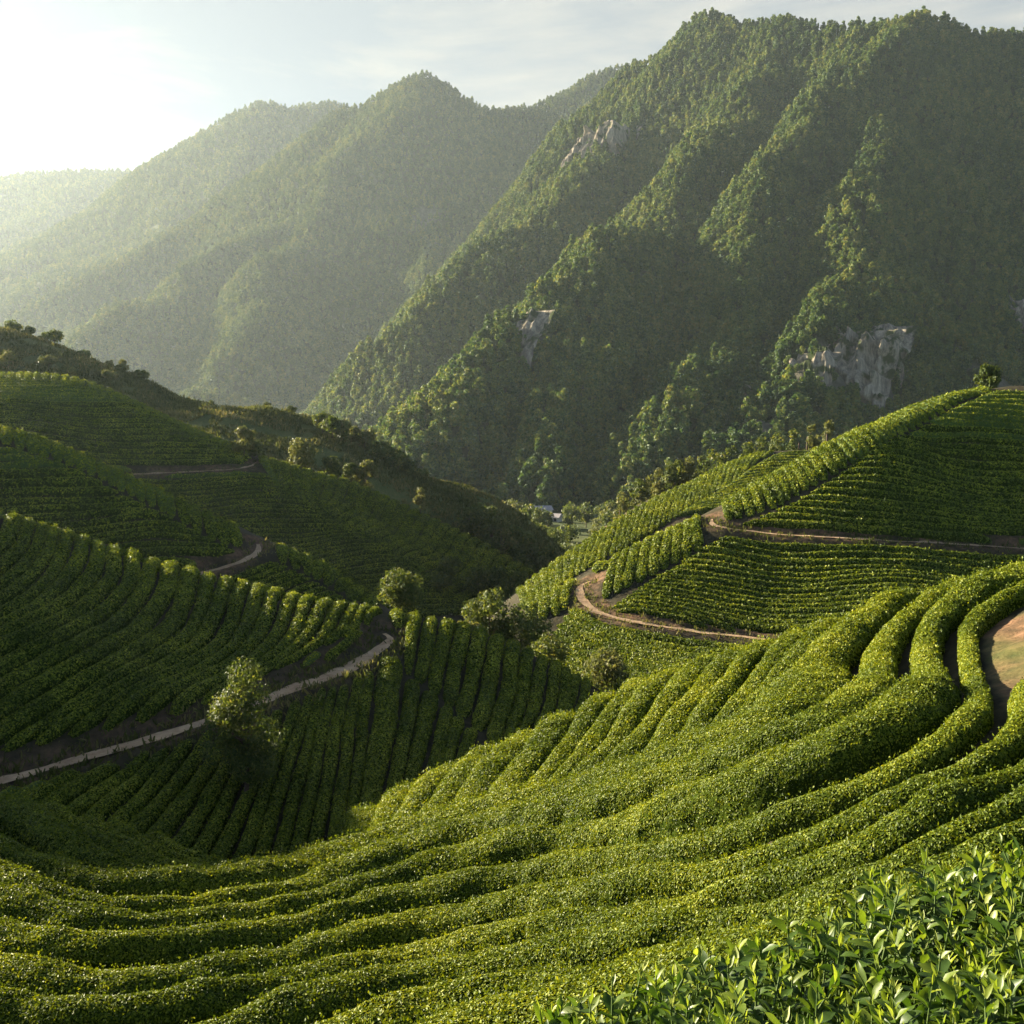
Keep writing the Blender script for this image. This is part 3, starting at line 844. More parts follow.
def family(hill, guides, pitch, phrase, group, seed, hmax=0.54, ext=(0, 0), fill=0.92, hk=0.48, path_gap=0.55, start=0, wmax=2.0, counts=None, rounded=0.55, match=False, gap=0, clip=None, open_own=False):
    """rows between traced guide lines; phrase holds {o} for the ordinal word"""
    gl = []
    for g in guides:
        g = np.array(g, float)
        q = smooth_poly(cast(hill, g[:, 0], g[:, 1]), 0.4)
        if ext[0] > 0:
            d = q[0] - q[min(3, len(q) - 1)]; d /= np.linalg.norm(d) + 1e-9
            q = np.concatenate([(q[0] + d * ext[0])[None], q])
        if ext[1] > 0:
            d = q[-1] - q[-min(4, len(q))]; d /= np.linalg.norm(d) + 1e-9
            q = np.concatenate([q, (q[-1] + d * ext[1])[None]])
        gl.append(resample_n(q, 160 if match else 120))
    gl = np.stack(gl)                       # G,120,2
    # cubic interpolation across the guides at half steps
    lines = []
    params = []
    for i in range(len(gl) - 1):
        gapm = np.median(np.linalg.norm(gl[i + 1] - gl[i], axis=1))
        n = counts[i] if counts else max(1, int(round(gapm / pitch)))
        params += [(i + (k + 0.5) / n, 0.5 / n) for k in range(n)]
    def at(t):
        t = min(max(t, 0), len(gl) - 1)
        i = min(int(t), len(gl) - 2); f = t - i
        p1, p2 = gl[i], gl[i + 1]
        if len(gl) < 3: return p1 * (1 - f) + p2 * f
        p0 = gl[i - 1] if i > 0 else 2 * p1 - p2
        p3 = gl[i + 2] if i + 2 < len(gl) else 2 * p2 - p1
        c = 0.5 * ((2 * p1) + (-p0 + p2) * f + (2 * p0 - 5 * p1 + 4 * p2 - p3) * f ** 2 + (-p0 + 3 * p1 - 3 * p2 + p3) * f ** 3)
        return 0.5 * c + 0.5 * (p1 * (1 - f) + p2 * f)
    def pair(i):
        """walk along guide i and guide i+1 together, each point facing its nearest partner"""
        A, B = gl[i], resample_n(gl[i + 1], 800)
        D = np.linalg.norm(A[:, None] - B[None], axis=2)
        j = np.maximum.accumulate(D.argmin(1)).astype(float)
        k = np.ones(9) / 9
        j = np.convolve(np.pad(j, 4, 'edge'), k, 'valid')
        a0, b0 = A, np.stack([np.interp(j, np.arange(800), B[:, c]) for c in (0, 1)], -1)
        B2, A2 = gl[i + 1], resample_n(gl[i], 800)
        D = np.linalg.norm(B2[:, None] - A2[None], axis=2)
        j = np.convolve(np.pad(np.maximum.accumulate(D.argmin(1)).astype(float), 4, 'edge'), k, 'valid')
        a1, b1 = np.stack([np.interp(j, np.arange(800), A2[:, c]) for c in (0, 1)], -1), B2
        return (a0, b0) if i < len(gl) // 2 else (a1, b1)
    made = []
    for r, (t, h) in enumerate(params):
        if match:
            i = int(t); f = t - i
            A, B = pair(i)
            q = A * (1 - f) + B * f
            a, b = A * (1 - f + h) + B * (f - h), A * (1 - f - h) + B * (f + h)
        else:
            q, a, b = at(t), at(t - h), at(t + h)
        tn = np.gradient(q, axis=0); tn /= np.linalg.norm(tn, axis=1)[:, None] + 1e-9
        nr = np.stack([tn[:, 1], -tn[:, 0]], -1)
        w = np.abs(((b - a) * nr).sum(1))
        w = np.convolve(np.pad(w, 6, 'edge'), np.ones(13) / 13, 'valid')
        wr = w.copy()
        along = np.abs((tn * q / np.linalg.norm(q, axis=1)[:, None]).sum(1))
        gp_ = gap * (1 - 0.55 * along ** 2) if gap else 0          # gap widens where a row runs across the view, so its shade shows
        w = np.clip(w * fill, 0.32, wmax) if not gap else np.clip(np.maximum(w - gp_, 0.5 * w), 0.32, wmax)
        dm = np.median(np.linalg.norm(q, axis=1))
        step = np.clip(dm * 0.0075, 0.13, 0.8)
        L = np.linalg.norm(np.diff(q, axis=0), axis=1).sum()
        if L < 1.0: continue
        n = max(6, int(L / step))
        qw = resample_n(np.concatenate([q, w[:, None], wr[:, None]], 1), n)
        q, w, wr = qw[:, :2], qw[:, 2], qw[:, 3]
        # the planter's hand: rows wander a little
        wob = 0.10 * vnoise(np.stack([np.arange(n) * step / 3.0, np.full(n, seed + r * 3.7), np.zeros(n)], -1), 12)
        q = q + np.stack([-np.gradient(q[:, 1]), np.gradient(q[:, 0])], -1) / step * wob[:, None] * min(1.0, pitch)
        ok = wr > 0.30
        if not open_own: ok &= owner(q) == OWN.index(hill)
        for pth in PATHS:
            if pth[0] != hill: continue
            d, zc = path_dist(q, pth)
            lim = np.where(HILLS[hill](q) - 0.5 > zc, pth[3] + pth[4] * 0.45 + 0.12, pth[3] + path_gap)
            ok &= d > lim
        if hill == 'F': ok &= ~in_poly(q, PATCH)
        if clip is not None: ok &= clip(q)
        # contiguous runs
        i = 0
        while i < n:
            if not ok[i]: i += 1; continue
            j = i
            while j < n and ok[j]: j += 1
            if (j - i) * step > 1.0 and j - i >= 5:
                hh = np.minimum(hmax, hk * w[i:j] + 0.08)
                made.append((q[i:j], w[i:j], hh, r))
            i = j
    for k, (q, w, hh, r) in enumerate(made):
        HEDGE_SPECS.append((q, w, hh, phrase.format(o=ordinal(k + start)), group, seed * 1000 + k, rounded))
    return len(made)

GF = 'clipped tea hedges on the near sunlit slope'
front0 = [(-60, 1160), (120, 1160), (300, 1140), (420, 1095), (560, 1050), (700, 1000), (800, 960), (900, 920), (1070, 850)]
front = [(-60, 1062), (120, 1062), (260, 1050), (420, 1020), (560, 985), (700, 938), (800, 903), (900, 868), (1070, 800)]
Gm1 = [(-60, 1000), (0, 1002), (100, 1004), (203, 997), (325, 974), (400, 957), (552, 926), (717, 883), (887, 828), (985, 782), (1060, 735)]
G0 = [(-60, 966), (0, 970), (76, 974), (203, 969), (325, 949), (400, 931), (552, 897), (705, 858), (827, 820), (930, 776), (1000, 738), (1045, 700), (1075, 672)]
GL3 = [(-60, 933), (0, 939), (76, 948), (203, 943), (325, 925), (400, 905), (552, 868), (705, 830), (827, 790), (930, 744), (993, 704), (1004, 672), (990, 640), (984, 616), (1000, 597), (1030, 583)]
G1 = [(-60, 902), (0, 908), (76, 921), (203, 917), (325, 901), (400, 880), (552, 840), (705, 804), (827, 761), (930, 713), (962, 676), (951, 634), (958, 608), (985, 588), (1024, 573)]
G2 = [(-60, 866), (0, 879), (51, 892), (152, 900), (254, 894), (400, 858), (491, 832), (632, 797), (741, 757), (839, 719), (887, 698), (905, 672), (906, 634), (922, 608), (958, 583)]
G3 = [(-60, 834), (0, 853), (30, 865), (76, 879), (152, 885), (254, 879), (400, 838), (522, 803), (644, 771), (741, 735), (814, 709), (848, 683), (857, 650), (880, 620), (905, 598)]
G4 = [(-50, 800), (10, 826), (55, 850), (110, 867), (170, 871), (254, 865), (330, 846), (400, 818), (461, 800), (583, 772), (692, 735), (741, 710), (775, 681), (827, 630), (850, 612)]
nF = family('F', [front0, front, Gm1, G0, GL3, G1, G2, G3, G4], 1.18, '{o} clipped sunlit tea hedge up from the leafy shoots on the near slope', GF, 1, ext=(7, 9), clip=lambda q: np.linalg.norm(q - np.array([1.0, 0.5]), axis=1) > 4.2, counts=[1, 2, 1, 1, 1, 1, 1, 1], hmax=0.66, hk=0.55, fill=0.60, rounded=0.62, wmax=1.7, match=True, gap=0.55)
La = [(25, 783), (60, 812), (100, 842), (150, 862), (200, 866), (260, 861), (330, 844), (380, 826), (420, 810)]
Lb = [(95, 803), (130, 826), (160, 845), (200, 857), (260, 856), (320, 843), (360, 830), (385, 820)]
Lc = [(160, 822), (185, 838), (215, 848), (255, 850), (290, 845), (320, 838), (340, 832)]
nL = family('F', [G4[:9], La, Lb, Lc], 0.75, '{o} clipped tea hedge inward around the shaded bowl at the foot of the slopes', 'clipped tea hedges around the shaded bowl', 2, fill=0.62, rounded=0.7, hk=0.6)
s_g = [[(340, 818), (345, 832), (335, 845)], [(421, 776), (400, 800), (372, 834)], [(500, 737), (462, 780), (432, 813)], [(580, 700), (556, 735), (515, 780), (495, 795)],
       [(650, 672), (617, 706), (598, 735), (562, 768)], [(720, 647), (690, 680), (665, 705), (640, 742)], [(780, 629), (745, 668), (722, 695), (700, 722)], [(850, 608), (827, 630), (775, 681), (748, 706)]]
family('F', s_g, 0.95, '{o} short tea hedge from the bowl along the near crest', 'short tea hedges on the near crest', 3, ext=(2.5, 0.8), hmax=0.42, hk=0.42, fill=0.9)
bu = [[(-140, 502), (-150, 540), (-190, 590)], [(-60, 510), (-70, 535), (-110, 570)], [(20, 517), (12, 538), (-25, 575)], [(60, 527), (52, 552), (15, 592), (-50, 620)], [(106, 545), (100, 572), (55, 610), (-40, 655)], [(160, 560), (150, 592), (100, 635), (0, 695)], [(200, 572), (190, 607), (140, 652), (30, 718)],
      [(250, 583), (237, 622), (190, 662), (125, 695)], [(300, 594), (285, 627), (255, 657), (215, 680)], [(345, 603), (335, 622), (318, 639), (290, 655)], [(378, 609), (371, 616), (360, 625), (350, 634)]]
family('B', bu, 0.92, '{o} shaded tea hedge across the slope above the pale dirt track', 'tea hedges above the pale dirt track', 4, fill=0.80, rounded=0.65, ext=(2.5, 2), hmax=0.5)
bl = [[(-60, 783), (-70, 792), (-90, 800)], [(15, 772), (0, 778), (-20, 790)], [(85, 752), (60, 768), (35, 782)], [(160, 728), (120, 762), (75, 793)], [(215, 710), (180, 760), (135, 808)], [(265, 692), (240, 750), (195, 834)], [(310, 678), (290, 730), (255, 842)],
      [(345, 663), (330, 720), (308, 836)], [(380, 648), (372, 700), (358, 812)], [(405, 668), (397, 720), (383, 797)], [(440, 692), (432, 730), (418, 783)], [(480, 728), (472, 748), (466, 762)]]
family('B', bl, 0.85, '{o} shaded tea hedge from the left below the pale dirt track', 'tea hedges below the pale dirt track', 5, fill=0.80, rounded=0.65, hmax=0.5, ext=(0, 1.6), open_own=True)
br = [[(392, 617), (396, 640), (400, 658)], [(422, 619), (418, 645), (414, 664)], [(470, 630), (464, 665), (456, 698)], [(520, 648), (515, 690), (502, 733)], [(560, 668), (555, 700), (543, 721)], [(590, 684), (588, 695), (582, 706)]]
family('B', br, 0.85, '{o} tea hedge right of the track end on the rounded spur', 'tea hedges on the rounded spur', 6, fill=0.80, rounded=0.65, ext=(2.5, 0.6), hmax=0.5)
cs = [[(-60, 413), (-61, 424)], [(0, 427), (1, 438)], [(75, 451), (76, 463)], [(125, 473), (127, 489)], [(175, 497), (178, 515)], [(225, 522), (231, 541)], [(252, 532), (254, 540)]]
family('C', cs, 1.0, '{o} short tea hedge along the crest of the second left hill', 'short tea hedges along the second left crest', 7, ext=(2, 0), hmax=0.4, hk=0.34, fill=0.95)
cs2 = [[(264, 537), (268, 551)], [(300, 553), (301, 567)], [(350, 581), (340, 588)], [(378, 600), (374, 609)]]
family('C', cs2, 1.0, '{o} short tea hedge below the footpath on the second left crest', 'short tea hedges below the footpath', 8, ext=(2, 0), hmax=0.4, hk=0.34, fill=0.95)
ch = [[(-90, 440), (-30, 440), (0, 440)], [(-90, 466), (0, 464), (76, 465)], [(-90, 500), (60, 492), (126, 491)], [(-90, 540), (60, 525), (130, 516), (179, 516)], [(-60, 575), (60, 553), (160, 541), (233, 543)], [(0, 605), (120, 576), (200, 569), (228, 562)]]
family('C', ch, 0.95, '{o} level tea hedge down the shaded face of the second left hill', 'level tea hedges on the second left hill', 9, fill=0.70, rounded=0.65)
ch2 = [[(40, 618), (170, 583), (240, 563), (266, 553)], [(120, 635), (240, 593), (300, 568)], [(200, 652), (300, 607), (338, 589)], [(280, 668), (340, 627), (374, 610)]]
family('C', ch2, 0.95, '{o} level tea hedge down below the footpath of the second left hill', 'level tea hedges below the footpath', 10, fill=0.70, rounded=0.65)
d1 = [[(-80, 375), (-20, 375), (30, 375)], [(-80, 400), (50, 398), (128, 402)], [(-80, 425), (80, 424), (188, 430)], [(-80, 450), (100, 450), (242, 455)], [(-40, 475), (120, 474), (256, 470)], [(60, 506), (220, 503), (306, 502)], [(130, 542), (270, 535), (354, 530)],
      [(200, 580), (320, 566), (398, 556)], [(290, 605), (360, 592), (438, 586)], [(330, 632), (400, 619), (472, 612)]]
family('D', d1, 1.35, '{o} long level tea hedge down the third left hill', 'long level tea hedges on the third left hill', 11, ext=(0, 2.0), fill=0.70, rounded=0.65)
d2 = [[(258, 456), (262, 463), (270, 474)], [(290, 464), (292, 478), (300, 493)], [(350, 481), (340, 503), (328, 511)], [(400, 503), (386, 527), (372, 537)], [(460, 531), (440, 557), (416, 566)], [(500, 552), (480, 581), (452, 593)], [(535, 572), (510, 601), (480, 615)]]
family('D', d2, 1.45, '{o} curved tea hedge from the top of the hollow on the third left hill', 'curved tea hedges in the hollow', 12, ext=(1.5, 1.2))
dcs = [[(-80, 370), (-80, 377)], [(-20, 371), (-20, 377)], [(40, 373), (40, 379)], [(79, 378), (75, 385)], [(113, 390), (108, 398)], [(154, 409), (148, 417)], [(205, 432), (197, 440)], [(250, 451), (242, 459)]]
family('D', dcs, 1.3, '{o} short tea hedge along the crest of the third left hill', 'short tea hedges along the third left crest', 21, ext=(2.5, 0.8), hmax=0.45, hk=0.4, fill=0.9)
rs_g = [[(985, 385), (992, 388)], [(953, 391), (972, 393)], [(888, 415), (904, 428)], [(861, 426), (880, 446)], [(834, 439), (850, 460)], [(814, 449), (830, 473)], [(791, 462), (800, 488)], [(767, 475), (778, 502)], [(740, 491), (745, 512)], [(722, 501), (724, 515)]]
family('R', rs_g, 1.0, '{o} short sunlit tea hedge along the top of the right hill', 'short sunlit tea hedges on the right hilltop', 13, ext=(2, 0), hmax=0.4, hk=0.34, fill=0.95)
ru = [[(990, 389), (1030, 388), (1100, 392)], [(935, 413), (985, 416), (1100, 425)], [(885, 438), (960, 445), (1100, 455)], [(836, 471), (920, 478), (1100, 488)], [(785, 502), (880, 508), (1100, 518)], [(735, 519), (860, 526), (1100, 539)]]
family('R', ru, 1.2, '{o} level tea hedge down the upper face of the right hill', 'level tea hedges on the upper right hill', 14, fill=0.70, rounded=0.65)
rm = [[(706, 510), (714, 524)], [(692, 515), (692, 543)], [(675, 524), (670, 553)], [(655, 533), (646, 567)], [(632, 544), (622, 579)], [(612, 555), (603, 588)], [(592, 566), (588, 586)]]
family('R', rm, 1.0, '{o} short sunlit tea hedge on the middle shoulder of the right hill', 'short sunlit tea hedges on the right shoulder', 15, ext=(2, 1.0), hmax=0.4, hk=0.34, fill=0.95)
rh = [[(724, 531), (850, 541), (1100, 553)], [(693, 548), (830, 562), (1100, 577)], [(652, 573), (800, 590), (1050, 607)], [(620, 595), (720, 611), (950, 634)], [(606, 606), (700, 621), (880, 646)]]
family('R', rh, 1.2, '{o} level tea hedge between the two ochre tracks of the right hill', 'level tea hedges between the ochre tracks', 16, fill=0.70, rounded=0.65)
rlo = [[(575, 575), (568, 601)], [(552, 588), (550, 613)], [(527, 601), (524, 614)]]
family('R', rlo, 1.0, '{o} short sunlit tea hedge below the lower ochre track', 'short sunlit tea hedges below the ochre track', 17, ext=(2, 0), hmax=0.4, hk=0.34, fill=0.95)
rl = [[(572, 602), (620, 622), (780, 645)], [(556, 622), (640, 646), (780, 668)], [(550, 645), (620, 665), (740, 684)], [(556, 668), (620, 687), (720, 704)]]
family('R', rl, 1.2, '{o} level tea hedge down from the lower ochre track', 'level tea hedges below the ochre track', 18, fill=0.70, rounded=0.65)
q1 = [[(777, 450), (770, 453)], [(754, 453), (742, 470)], [(714, 468), (704, 494)], [(680, 485), (668, 515)], [(640, 505), (630, 537)], [(600, 530), (588, 562)], [(556, 560), (556, 582)], [(516, 589), (522, 606)]]
family('Q', q1, 1.3, '{o} pale sunlit tea hedge on the small hill behind the right hill', 'pale sunlit tea hedges on the small hill', 19, ext=(1.5, 1.8), hmax=0.4, hk=0.34, fill=0.95)
q2 = [[(776, 453), (800, 451), (840, 453)], [(745, 470), (780, 467), (830, 470)], [(706, 495), (740, 489), (790, 488)], [(672, 515), (700, 511), (740, 510)]]
family('Q', q2, 1.4, '{o} level tea hedge on the far face of the small hill', 'level tea hedges on the small hill', 20)
# the 300 rows that show largest are things of their own; the last far ones are one mass
def shown(sp_):
    d = np.linalg.norm(sp_[0], axis=1)
    return (sp_[1][:-1] * np.linalg.norm(np.diff(sp_[0], axis=0), axis=1) / d[:-1] ** 2 * (np.abs(sp_[0][:-1, 0] / np.maximum(sp_[0][:-1, 1], 0.1)) < 0.47)).sum()
order = sorted(range(len(HEDGE_SPECS)), key=lambda i: -shown(HEDGE_SPECS[i]))
for rank, i in enumerate(order):
    hedge(*HEDGE_SPECS[i], mass=rank >= 300)
if MASS:
    off, VV, QQ = 0, [], []
    for v_, q_ in MASS:
        VV.append(v_); QQ.append(q_ + off); off += len(v_)
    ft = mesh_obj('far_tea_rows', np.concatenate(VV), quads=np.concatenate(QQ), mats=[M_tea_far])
    tag(ft, kind='stuff')
    LV = np.concatenate([a for a, b in MASS_L])
    mesh_obj('leaves', LV, quads=np.arange(len(LV)).reshape(-1, 4), mats=[M_tea_leaf], parent=ft, smooth=False, attrs={'tint': ('FACE', np.concatenate([b for a, b in MASS_L]))})
print('hedges', len(HEDGE_SPECS)); print('hedges', HEDGE_N, 'leaves', HEDGE_LEAVES)
# ------------------------------------------------------------------ trees
def tree_leaf_mat(name, stops, trans, inst=False):
    m = leaf_mat(name, stops, trans, 0.35, 0.55, 0.2, 0.25 if not inst else 0.012, 0.35)
    if inst:            # each tree of the wood has its own green
        nt = m.node_tree
        add = [n for n in nt.nodes if n.type == 'MATH'][0]
        oi = nt.nodes.new('ShaderNodeObjectInfo')
        mr = nt.nodes.new('ShaderNodeMapRange')
        mr.inputs[3].default_value = -0.22; mr.inputs[4].default_value = 0.22
        a2 = nt.nodes.new('ShaderNodeMath'); a2.operation = 'ADD'
        src = add.inputs[0].links[0].from_socket
        nt.links.new(oi.outputs['Random'], mr.inputs[0])
        nt.links.new(src, a2.inputs[0]); nt.links.new(mr.outputs[0], a2.inputs[1])
        nt.links.new(a2.outputs[0], add.inputs[0])
    return m
TREE_STOPS = [(0.0, (0.034, 0.058, 0.013)), (0.5, (0.075, 0.105, 0.021)), (0.85, (0.14, 0.160, 0.033)), (1.0, (0.20, 0.20, 0.05))]
M_tree_leaf = tree_leaf_mat('tree_leaf', TREE_STOPS, (1.7, 1.5, 0.8))
M_pale_leaf = tree_leaf_mat('pale_tree_leaf', [(0, (0.06, 0.08, 0.02)), (0.5, (0.12, 0.135, 0.035)), (1, (0.22, 0.20, 0.07))], (1.5, 1.4, 0.8))
M_wood_leaf = tree_leaf_mat('woodland_leaf', [(0.0, (0.026, 0.060, 0.020)), (0.4, (0.064, 0.112, 0.027)), (0.7, (0.138, 0.175, 0.034)), (1.0, (0.25, 0.235, 0.06))], (1.6, 1.45, 0.8), True)
M_bark = bumpy_mat('bark', [(0.3, (0.05, 0.035, 0.022)), (0.7, (0.13, 0.095, 0.065))], 9.0, 0.8, 0.05, 0.9)

def crown_mesh(rs, h, w, base, nlobe, nleaf, ls, conic=0.0):
    """lobed leafy crown: leaf blades over the lobes and loose sprays between them; base = height of its lower edge"""
    cz, ch = (base + h) / 2, (h - base) / 2
    lob = []
    for k in range(nlobe):
        d = rs.normal(size=3); d /= np.linalg.norm(d)
        rr = rs.uniform(0.35, 0.86)
        zz = d[2] * rr
        wr = w / 2 * (1 - conic * (zz * 0.5 + 0.5)) * (1 - 0.25 * max(-zz, 0))
        lob.append((d[0] * rr * wr, d[1] * rr * wr, cz + zz * ch, rs.uniform(0.20, 0.42) * w / 2 * (1.1 - 0.4 * max(zz, 0)), rs.uniform(-0.14, 0.14)))
    lob.append((rs.uniform(-.08, .08) * w, rs.uniform(-.08, .08) * w, h - 0.24 * w * (1 - conic * .5), 0.23 * w * (1 - conic * .4), 0.08))
    lob = np.array(lob)
    pr = lob[:, 3] ** 2; pr /= pr.sum()
    li = rs.choice(len(lob), nleaf, p=pr)
    d = rs.normal(size=(nleaf, 3)); d /= np.linalg.norm(d, axis=1)[:, None]
    r = lob[li, 3] * np.clip(rs.normal(0.92, 0.16, nleaf), 0.25, 1.35)
    p = lob[li, :3] + d * r[:, None] * np.array([1, 1, 0.85])
    # clumps inside a lobe
    p += d * (0.16 * lob[li, 3] * vnoise(p / (0.22 * w), 3))[:, None]
    sz = ls * rs.uniform(0.6, 1.4, nleaf)
    V, Q = leaf_quads(p, d * 0.8 + np.array([0, 0, 0.25]), sz, rs, spread=0.55, slim=0.62)
    tint = np.clip(rs.beta(2.4, 3, nleaf) + lob[li, 4], 0, 1)
    return V, Q, tint

def tube(path, r0, r1, nseg=7):
    path = np.asarray(path, float); n = len(path)
    t = np.gradient(path, axis=0); t /= np.linalg.norm(t, axis=1)[:, None] + 1e-9
    ref = np.array([0.9, 0.3, 0.1])
    a = np.cross(t, ref); a /= np.linalg.norm(a, axis=1)[:, None] + 1e-9
    b = np.cross(t, a)
    r = np.linspace(r0, r1, n)
    th = np.linspace(0, 2 * np.pi, nseg, endpoint=False)
    V = path[:, None] + (a[:, None] * np.cos(th)[None, :, None] + b[:, None] * np.sin(th)[None, :, None]) * r[:, None, None]
    Q = []
    for i in range(n - 1):
        for k in range(nseg):
            Q.append((i * nseg + k, i * nseg + (k + 1) % nseg, (i + 1) * nseg + (k + 1) % nseg, (i + 1) * nseg + k))
    return V.reshape(-1, 3), np.array(Q)
def trunk_mesh(rs, h, w, base):
    VV, QQ, off = [], [], 0
    lean = rs.uniform(-0.04, 0.04, 2) * h
    top = np.array([lean[0], lean[1], base + (h - base) * 0.62])
    r = max(0.035 * h * 0.55, 0.05)
    main = [np.array([0, 0, -0.4]), np.array([0, 0, 0.0]), top * 0.35 + rs.normal(size=3) * 0.012 * h, top * 0.7 + rs.normal(size=3) * 0.012 * h, top]
    parts = [(main, r * 1.25, r * 0.25)]
    for k in range(6):
        f = rs.uniform(0.3, 0.85)
        s = np.array([0, 0, 0]) * (1 - f) + top * f
        an = rs.uniform(0, 6.28)
        e = s + np.array([math.cos(an) * w * 0.33, math.sin(an) * w * 0.33, (h - base) * rs.uniform(0.12, 0.3)])
        parts.append(([s, (s + e) / 2 + np.array([0, 0, -0.03 * h]), e], r * 0.45, r * 0.1))
    for pth, a, b in parts:
        v, q = tube(pth, a, b, 6)
        VV.append(v); QQ.append(q + off); off += len(v)
    return np.concatenate(VV), np.concatenate(QQ)

TREE_GROUPS = {}
def tree(px, top, d, wpx, label, group=None, leaves=1500, lpx=2.6, kind='tree', mat=None, conic=0.15, basef=0.16, seed=None, z0=None):
    rs = np.random.RandomState(seed if seed is not None else int(px * 7 + top * 13 + d))
    c = P(px, top, d)
    g = ground(c[:2])[0] if z0 is None else z0
    h = max(c[2] - g, 1.2)
    w = 1.22 * wpx / FPX * d
    if h > 2.6 * w: basef = max(basef, 1 - 1.7 * w / h)          # a tall slim stem below a compact crown
    base = h * basef
    root = empty(kind, (c[0], c[1], g))
    tag(root, label, kind.replace('_', ' '), group)
    V, Q = trunk_mesh(rs, h, w, base)
    mesh_obj('trunk', V, quads=Q, mats=[M_bark], parent=root)
    V, Q, tint = crown_mesh(rs, h, w, base, 26 if leaves > 2500 else 18 if leaves > 1200 else 12, leaves, lpx / FPX * d, conic)
    mesh_obj('crown', V, quads=Q, mats=[mat or M_tree_leaf], parent=root, smooth=False, attrs={'tint': ('FACE', tint)})
    return root

# standing alone or nearly so
tree(243, 658, 40.6, 72, 'round leafy tree with sunlit top just below the pale dirt track', leaves=9000, lpx=3.0, basef=0.02)
tree(400, 567, 64, 46, 'bushy sunlit tree behind the end of the pale dirt track', leaves=4500, lpx=2.8, basef=0.12)
tree(488, 585, 70, 52, 'round pale green tree behind the spur, left of a darker tree', leaves=4500, lpx=2.8, basef=0.12)
tree(522, 604, 70, 62, 'dark spreading tree behind the spur, right of a paler tree', leaves=4500, lpx=2.8, basef=0.1)
tree(548, 632, 66, 46, 'low dark tree at the spur edge, lowest beside the dark spreading one', leaves=2600, lpx=2.8, basef=0.08)
tree(466, 632, 66, 22, 'small pale bush-like tree at the foot of the round pale tree', leaves=1200, lpx=2.8, basef=0.08, mat=M_pale_leaf)
tree(607, 648, 62, 46, 'olive tree in the gully above the near crest', leaves=3600, lpx=2.8, basef=0.08, mat=M_pale_leaf)
tree(243, 425, 151, 20, 'slim pale tree on the crest where the third left hill kinks', leaves=1600, mat=M_pale_leaf)
tree(256, 440, 153, 18, 'low dark tree against the slim pale tree on the crest', leaves=900)
tree(300, 436, 166, 28, 'plump sunlit tree just beyond the third left crest', leaves=1800, mat=M_pale_leaf)
tree(332, 455, 166, 20, 'small round tree right of the plump sunlit tree', leaves=1200)
tree(350, 462, 168, 18, 'dark low tree between two small round trees beyond the crest', leaves=900)
tree(366, 459, 168, 24, 'round pale tree at the right end of the beyond-crest trees', leaves=1200, mat=M_pale_leaf)
tree(420, 487, 190, 14, 'small sunlit tree alone on the lower grass slope', leaves=700, mat=M_pale_leaf)
tree(989, 363, 117, 22, 'lone round tree on top of the right hill', leaves=2000)
ET = [(13, 320, 258, 16, 'broad dark tree at the left end of the grassy skyline'), (28, 326, 256, 11, 'small tree second on the grassy skyline beside the broad dark one'),
      (43, 342, 253, 10, 'low pale tree left of the tall skyline tree'), (54, 329, 252, 18, 'tall dark tree standing highest on the grassy skyline'),
      (84, 356, 250, 12, 'flat bush-like tree on the skyline right of the tall tree'), (109, 361, 247, 9, 'small left one of the skyline pair above a pale tree'), (122, 359, 246, 12, 'taller right one of the skyline pair above a pale tree'),
      (140, 371, 244, 16, 'compact dark tree at the right end of the skyline trees'), (48, 355, 232, 14, 'pale round tree on the grass below the tall skyline tree'), (8, 350, 230, 18, 'pale tree at the left edge of the grass slope'),
      (111, 371, 232, 16, 'wide pale tree on the grass below the skyline pair'), (72, 367, 228, 7, 'tiny pale sapling on the grass left of the wide pale tree'), (211, 401, 240, 6, 'tiny dark bush-like tree on the bare skyline'),
      (267, 402, 238, 7, 'tiny tree on the sunlit top of the grass knoll'), (292, 408, 236, 10, 'little round tree right of the knoll top')]
for a in ET:
    tree(a[0], a[1], a[2], a[3], a[4], 'trees along the grassy skyline', leaves=900, lpx=2.2, mat=M_pale_leaf if 'pale' in a[4] else None)
def clump(lst, d, w, label, group, mat=None, leaves=700):
    for i, (px, top) in enumerate(lst):
        tree(px, top, d + rnd.uniform(-8, 8), w * rnd.uniform(0.8, 1.25), label, group, leaves=leaves, lpx=2.8, mat=mat if mat else (M_pale_leaf if rnd.random() < 0.2 else None), seed=i + int(d * 10))
clump([(322, 411), (332, 415), (343, 419), (353, 425), (365, 430), (378, 440), (389, 446), (398, 452), (409, 460), (345, 438), (361, 446), (375, 455), (392, 465), (404, 474), (416, 482)], 226, 21,
      'dark leafy tree in the belt down the back of the grass hill', 'tree belt on the grass hill')
clump([(470, 506), (480, 501), (490, 504), (502, 516), (513, 523), (526, 532), (478, 522), (537, 546), (490, 528), (507, 541), (522, 553), (546, 556), (550, 545)], 203, 24,
      'dark round tree in the wooded hollow above the third left hill', 'trees in the wooded hollow', leaves=900)
clump([(440, 572), (455, 576), (470, 580), (486, 584), (505, 580), (520, 588), (534, 580), (446, 556), (478, 566), (497, 566), (515, 570), (549, 585)], 138, 26,
      'dark shaded tree in the gully below the wooded hollow', 'trees in the shaded gully', leaves=900)
VT = []
for k in range(46):
    VT.append((rnd.uniform(508, 628), rnd.uniform(0, 1)))
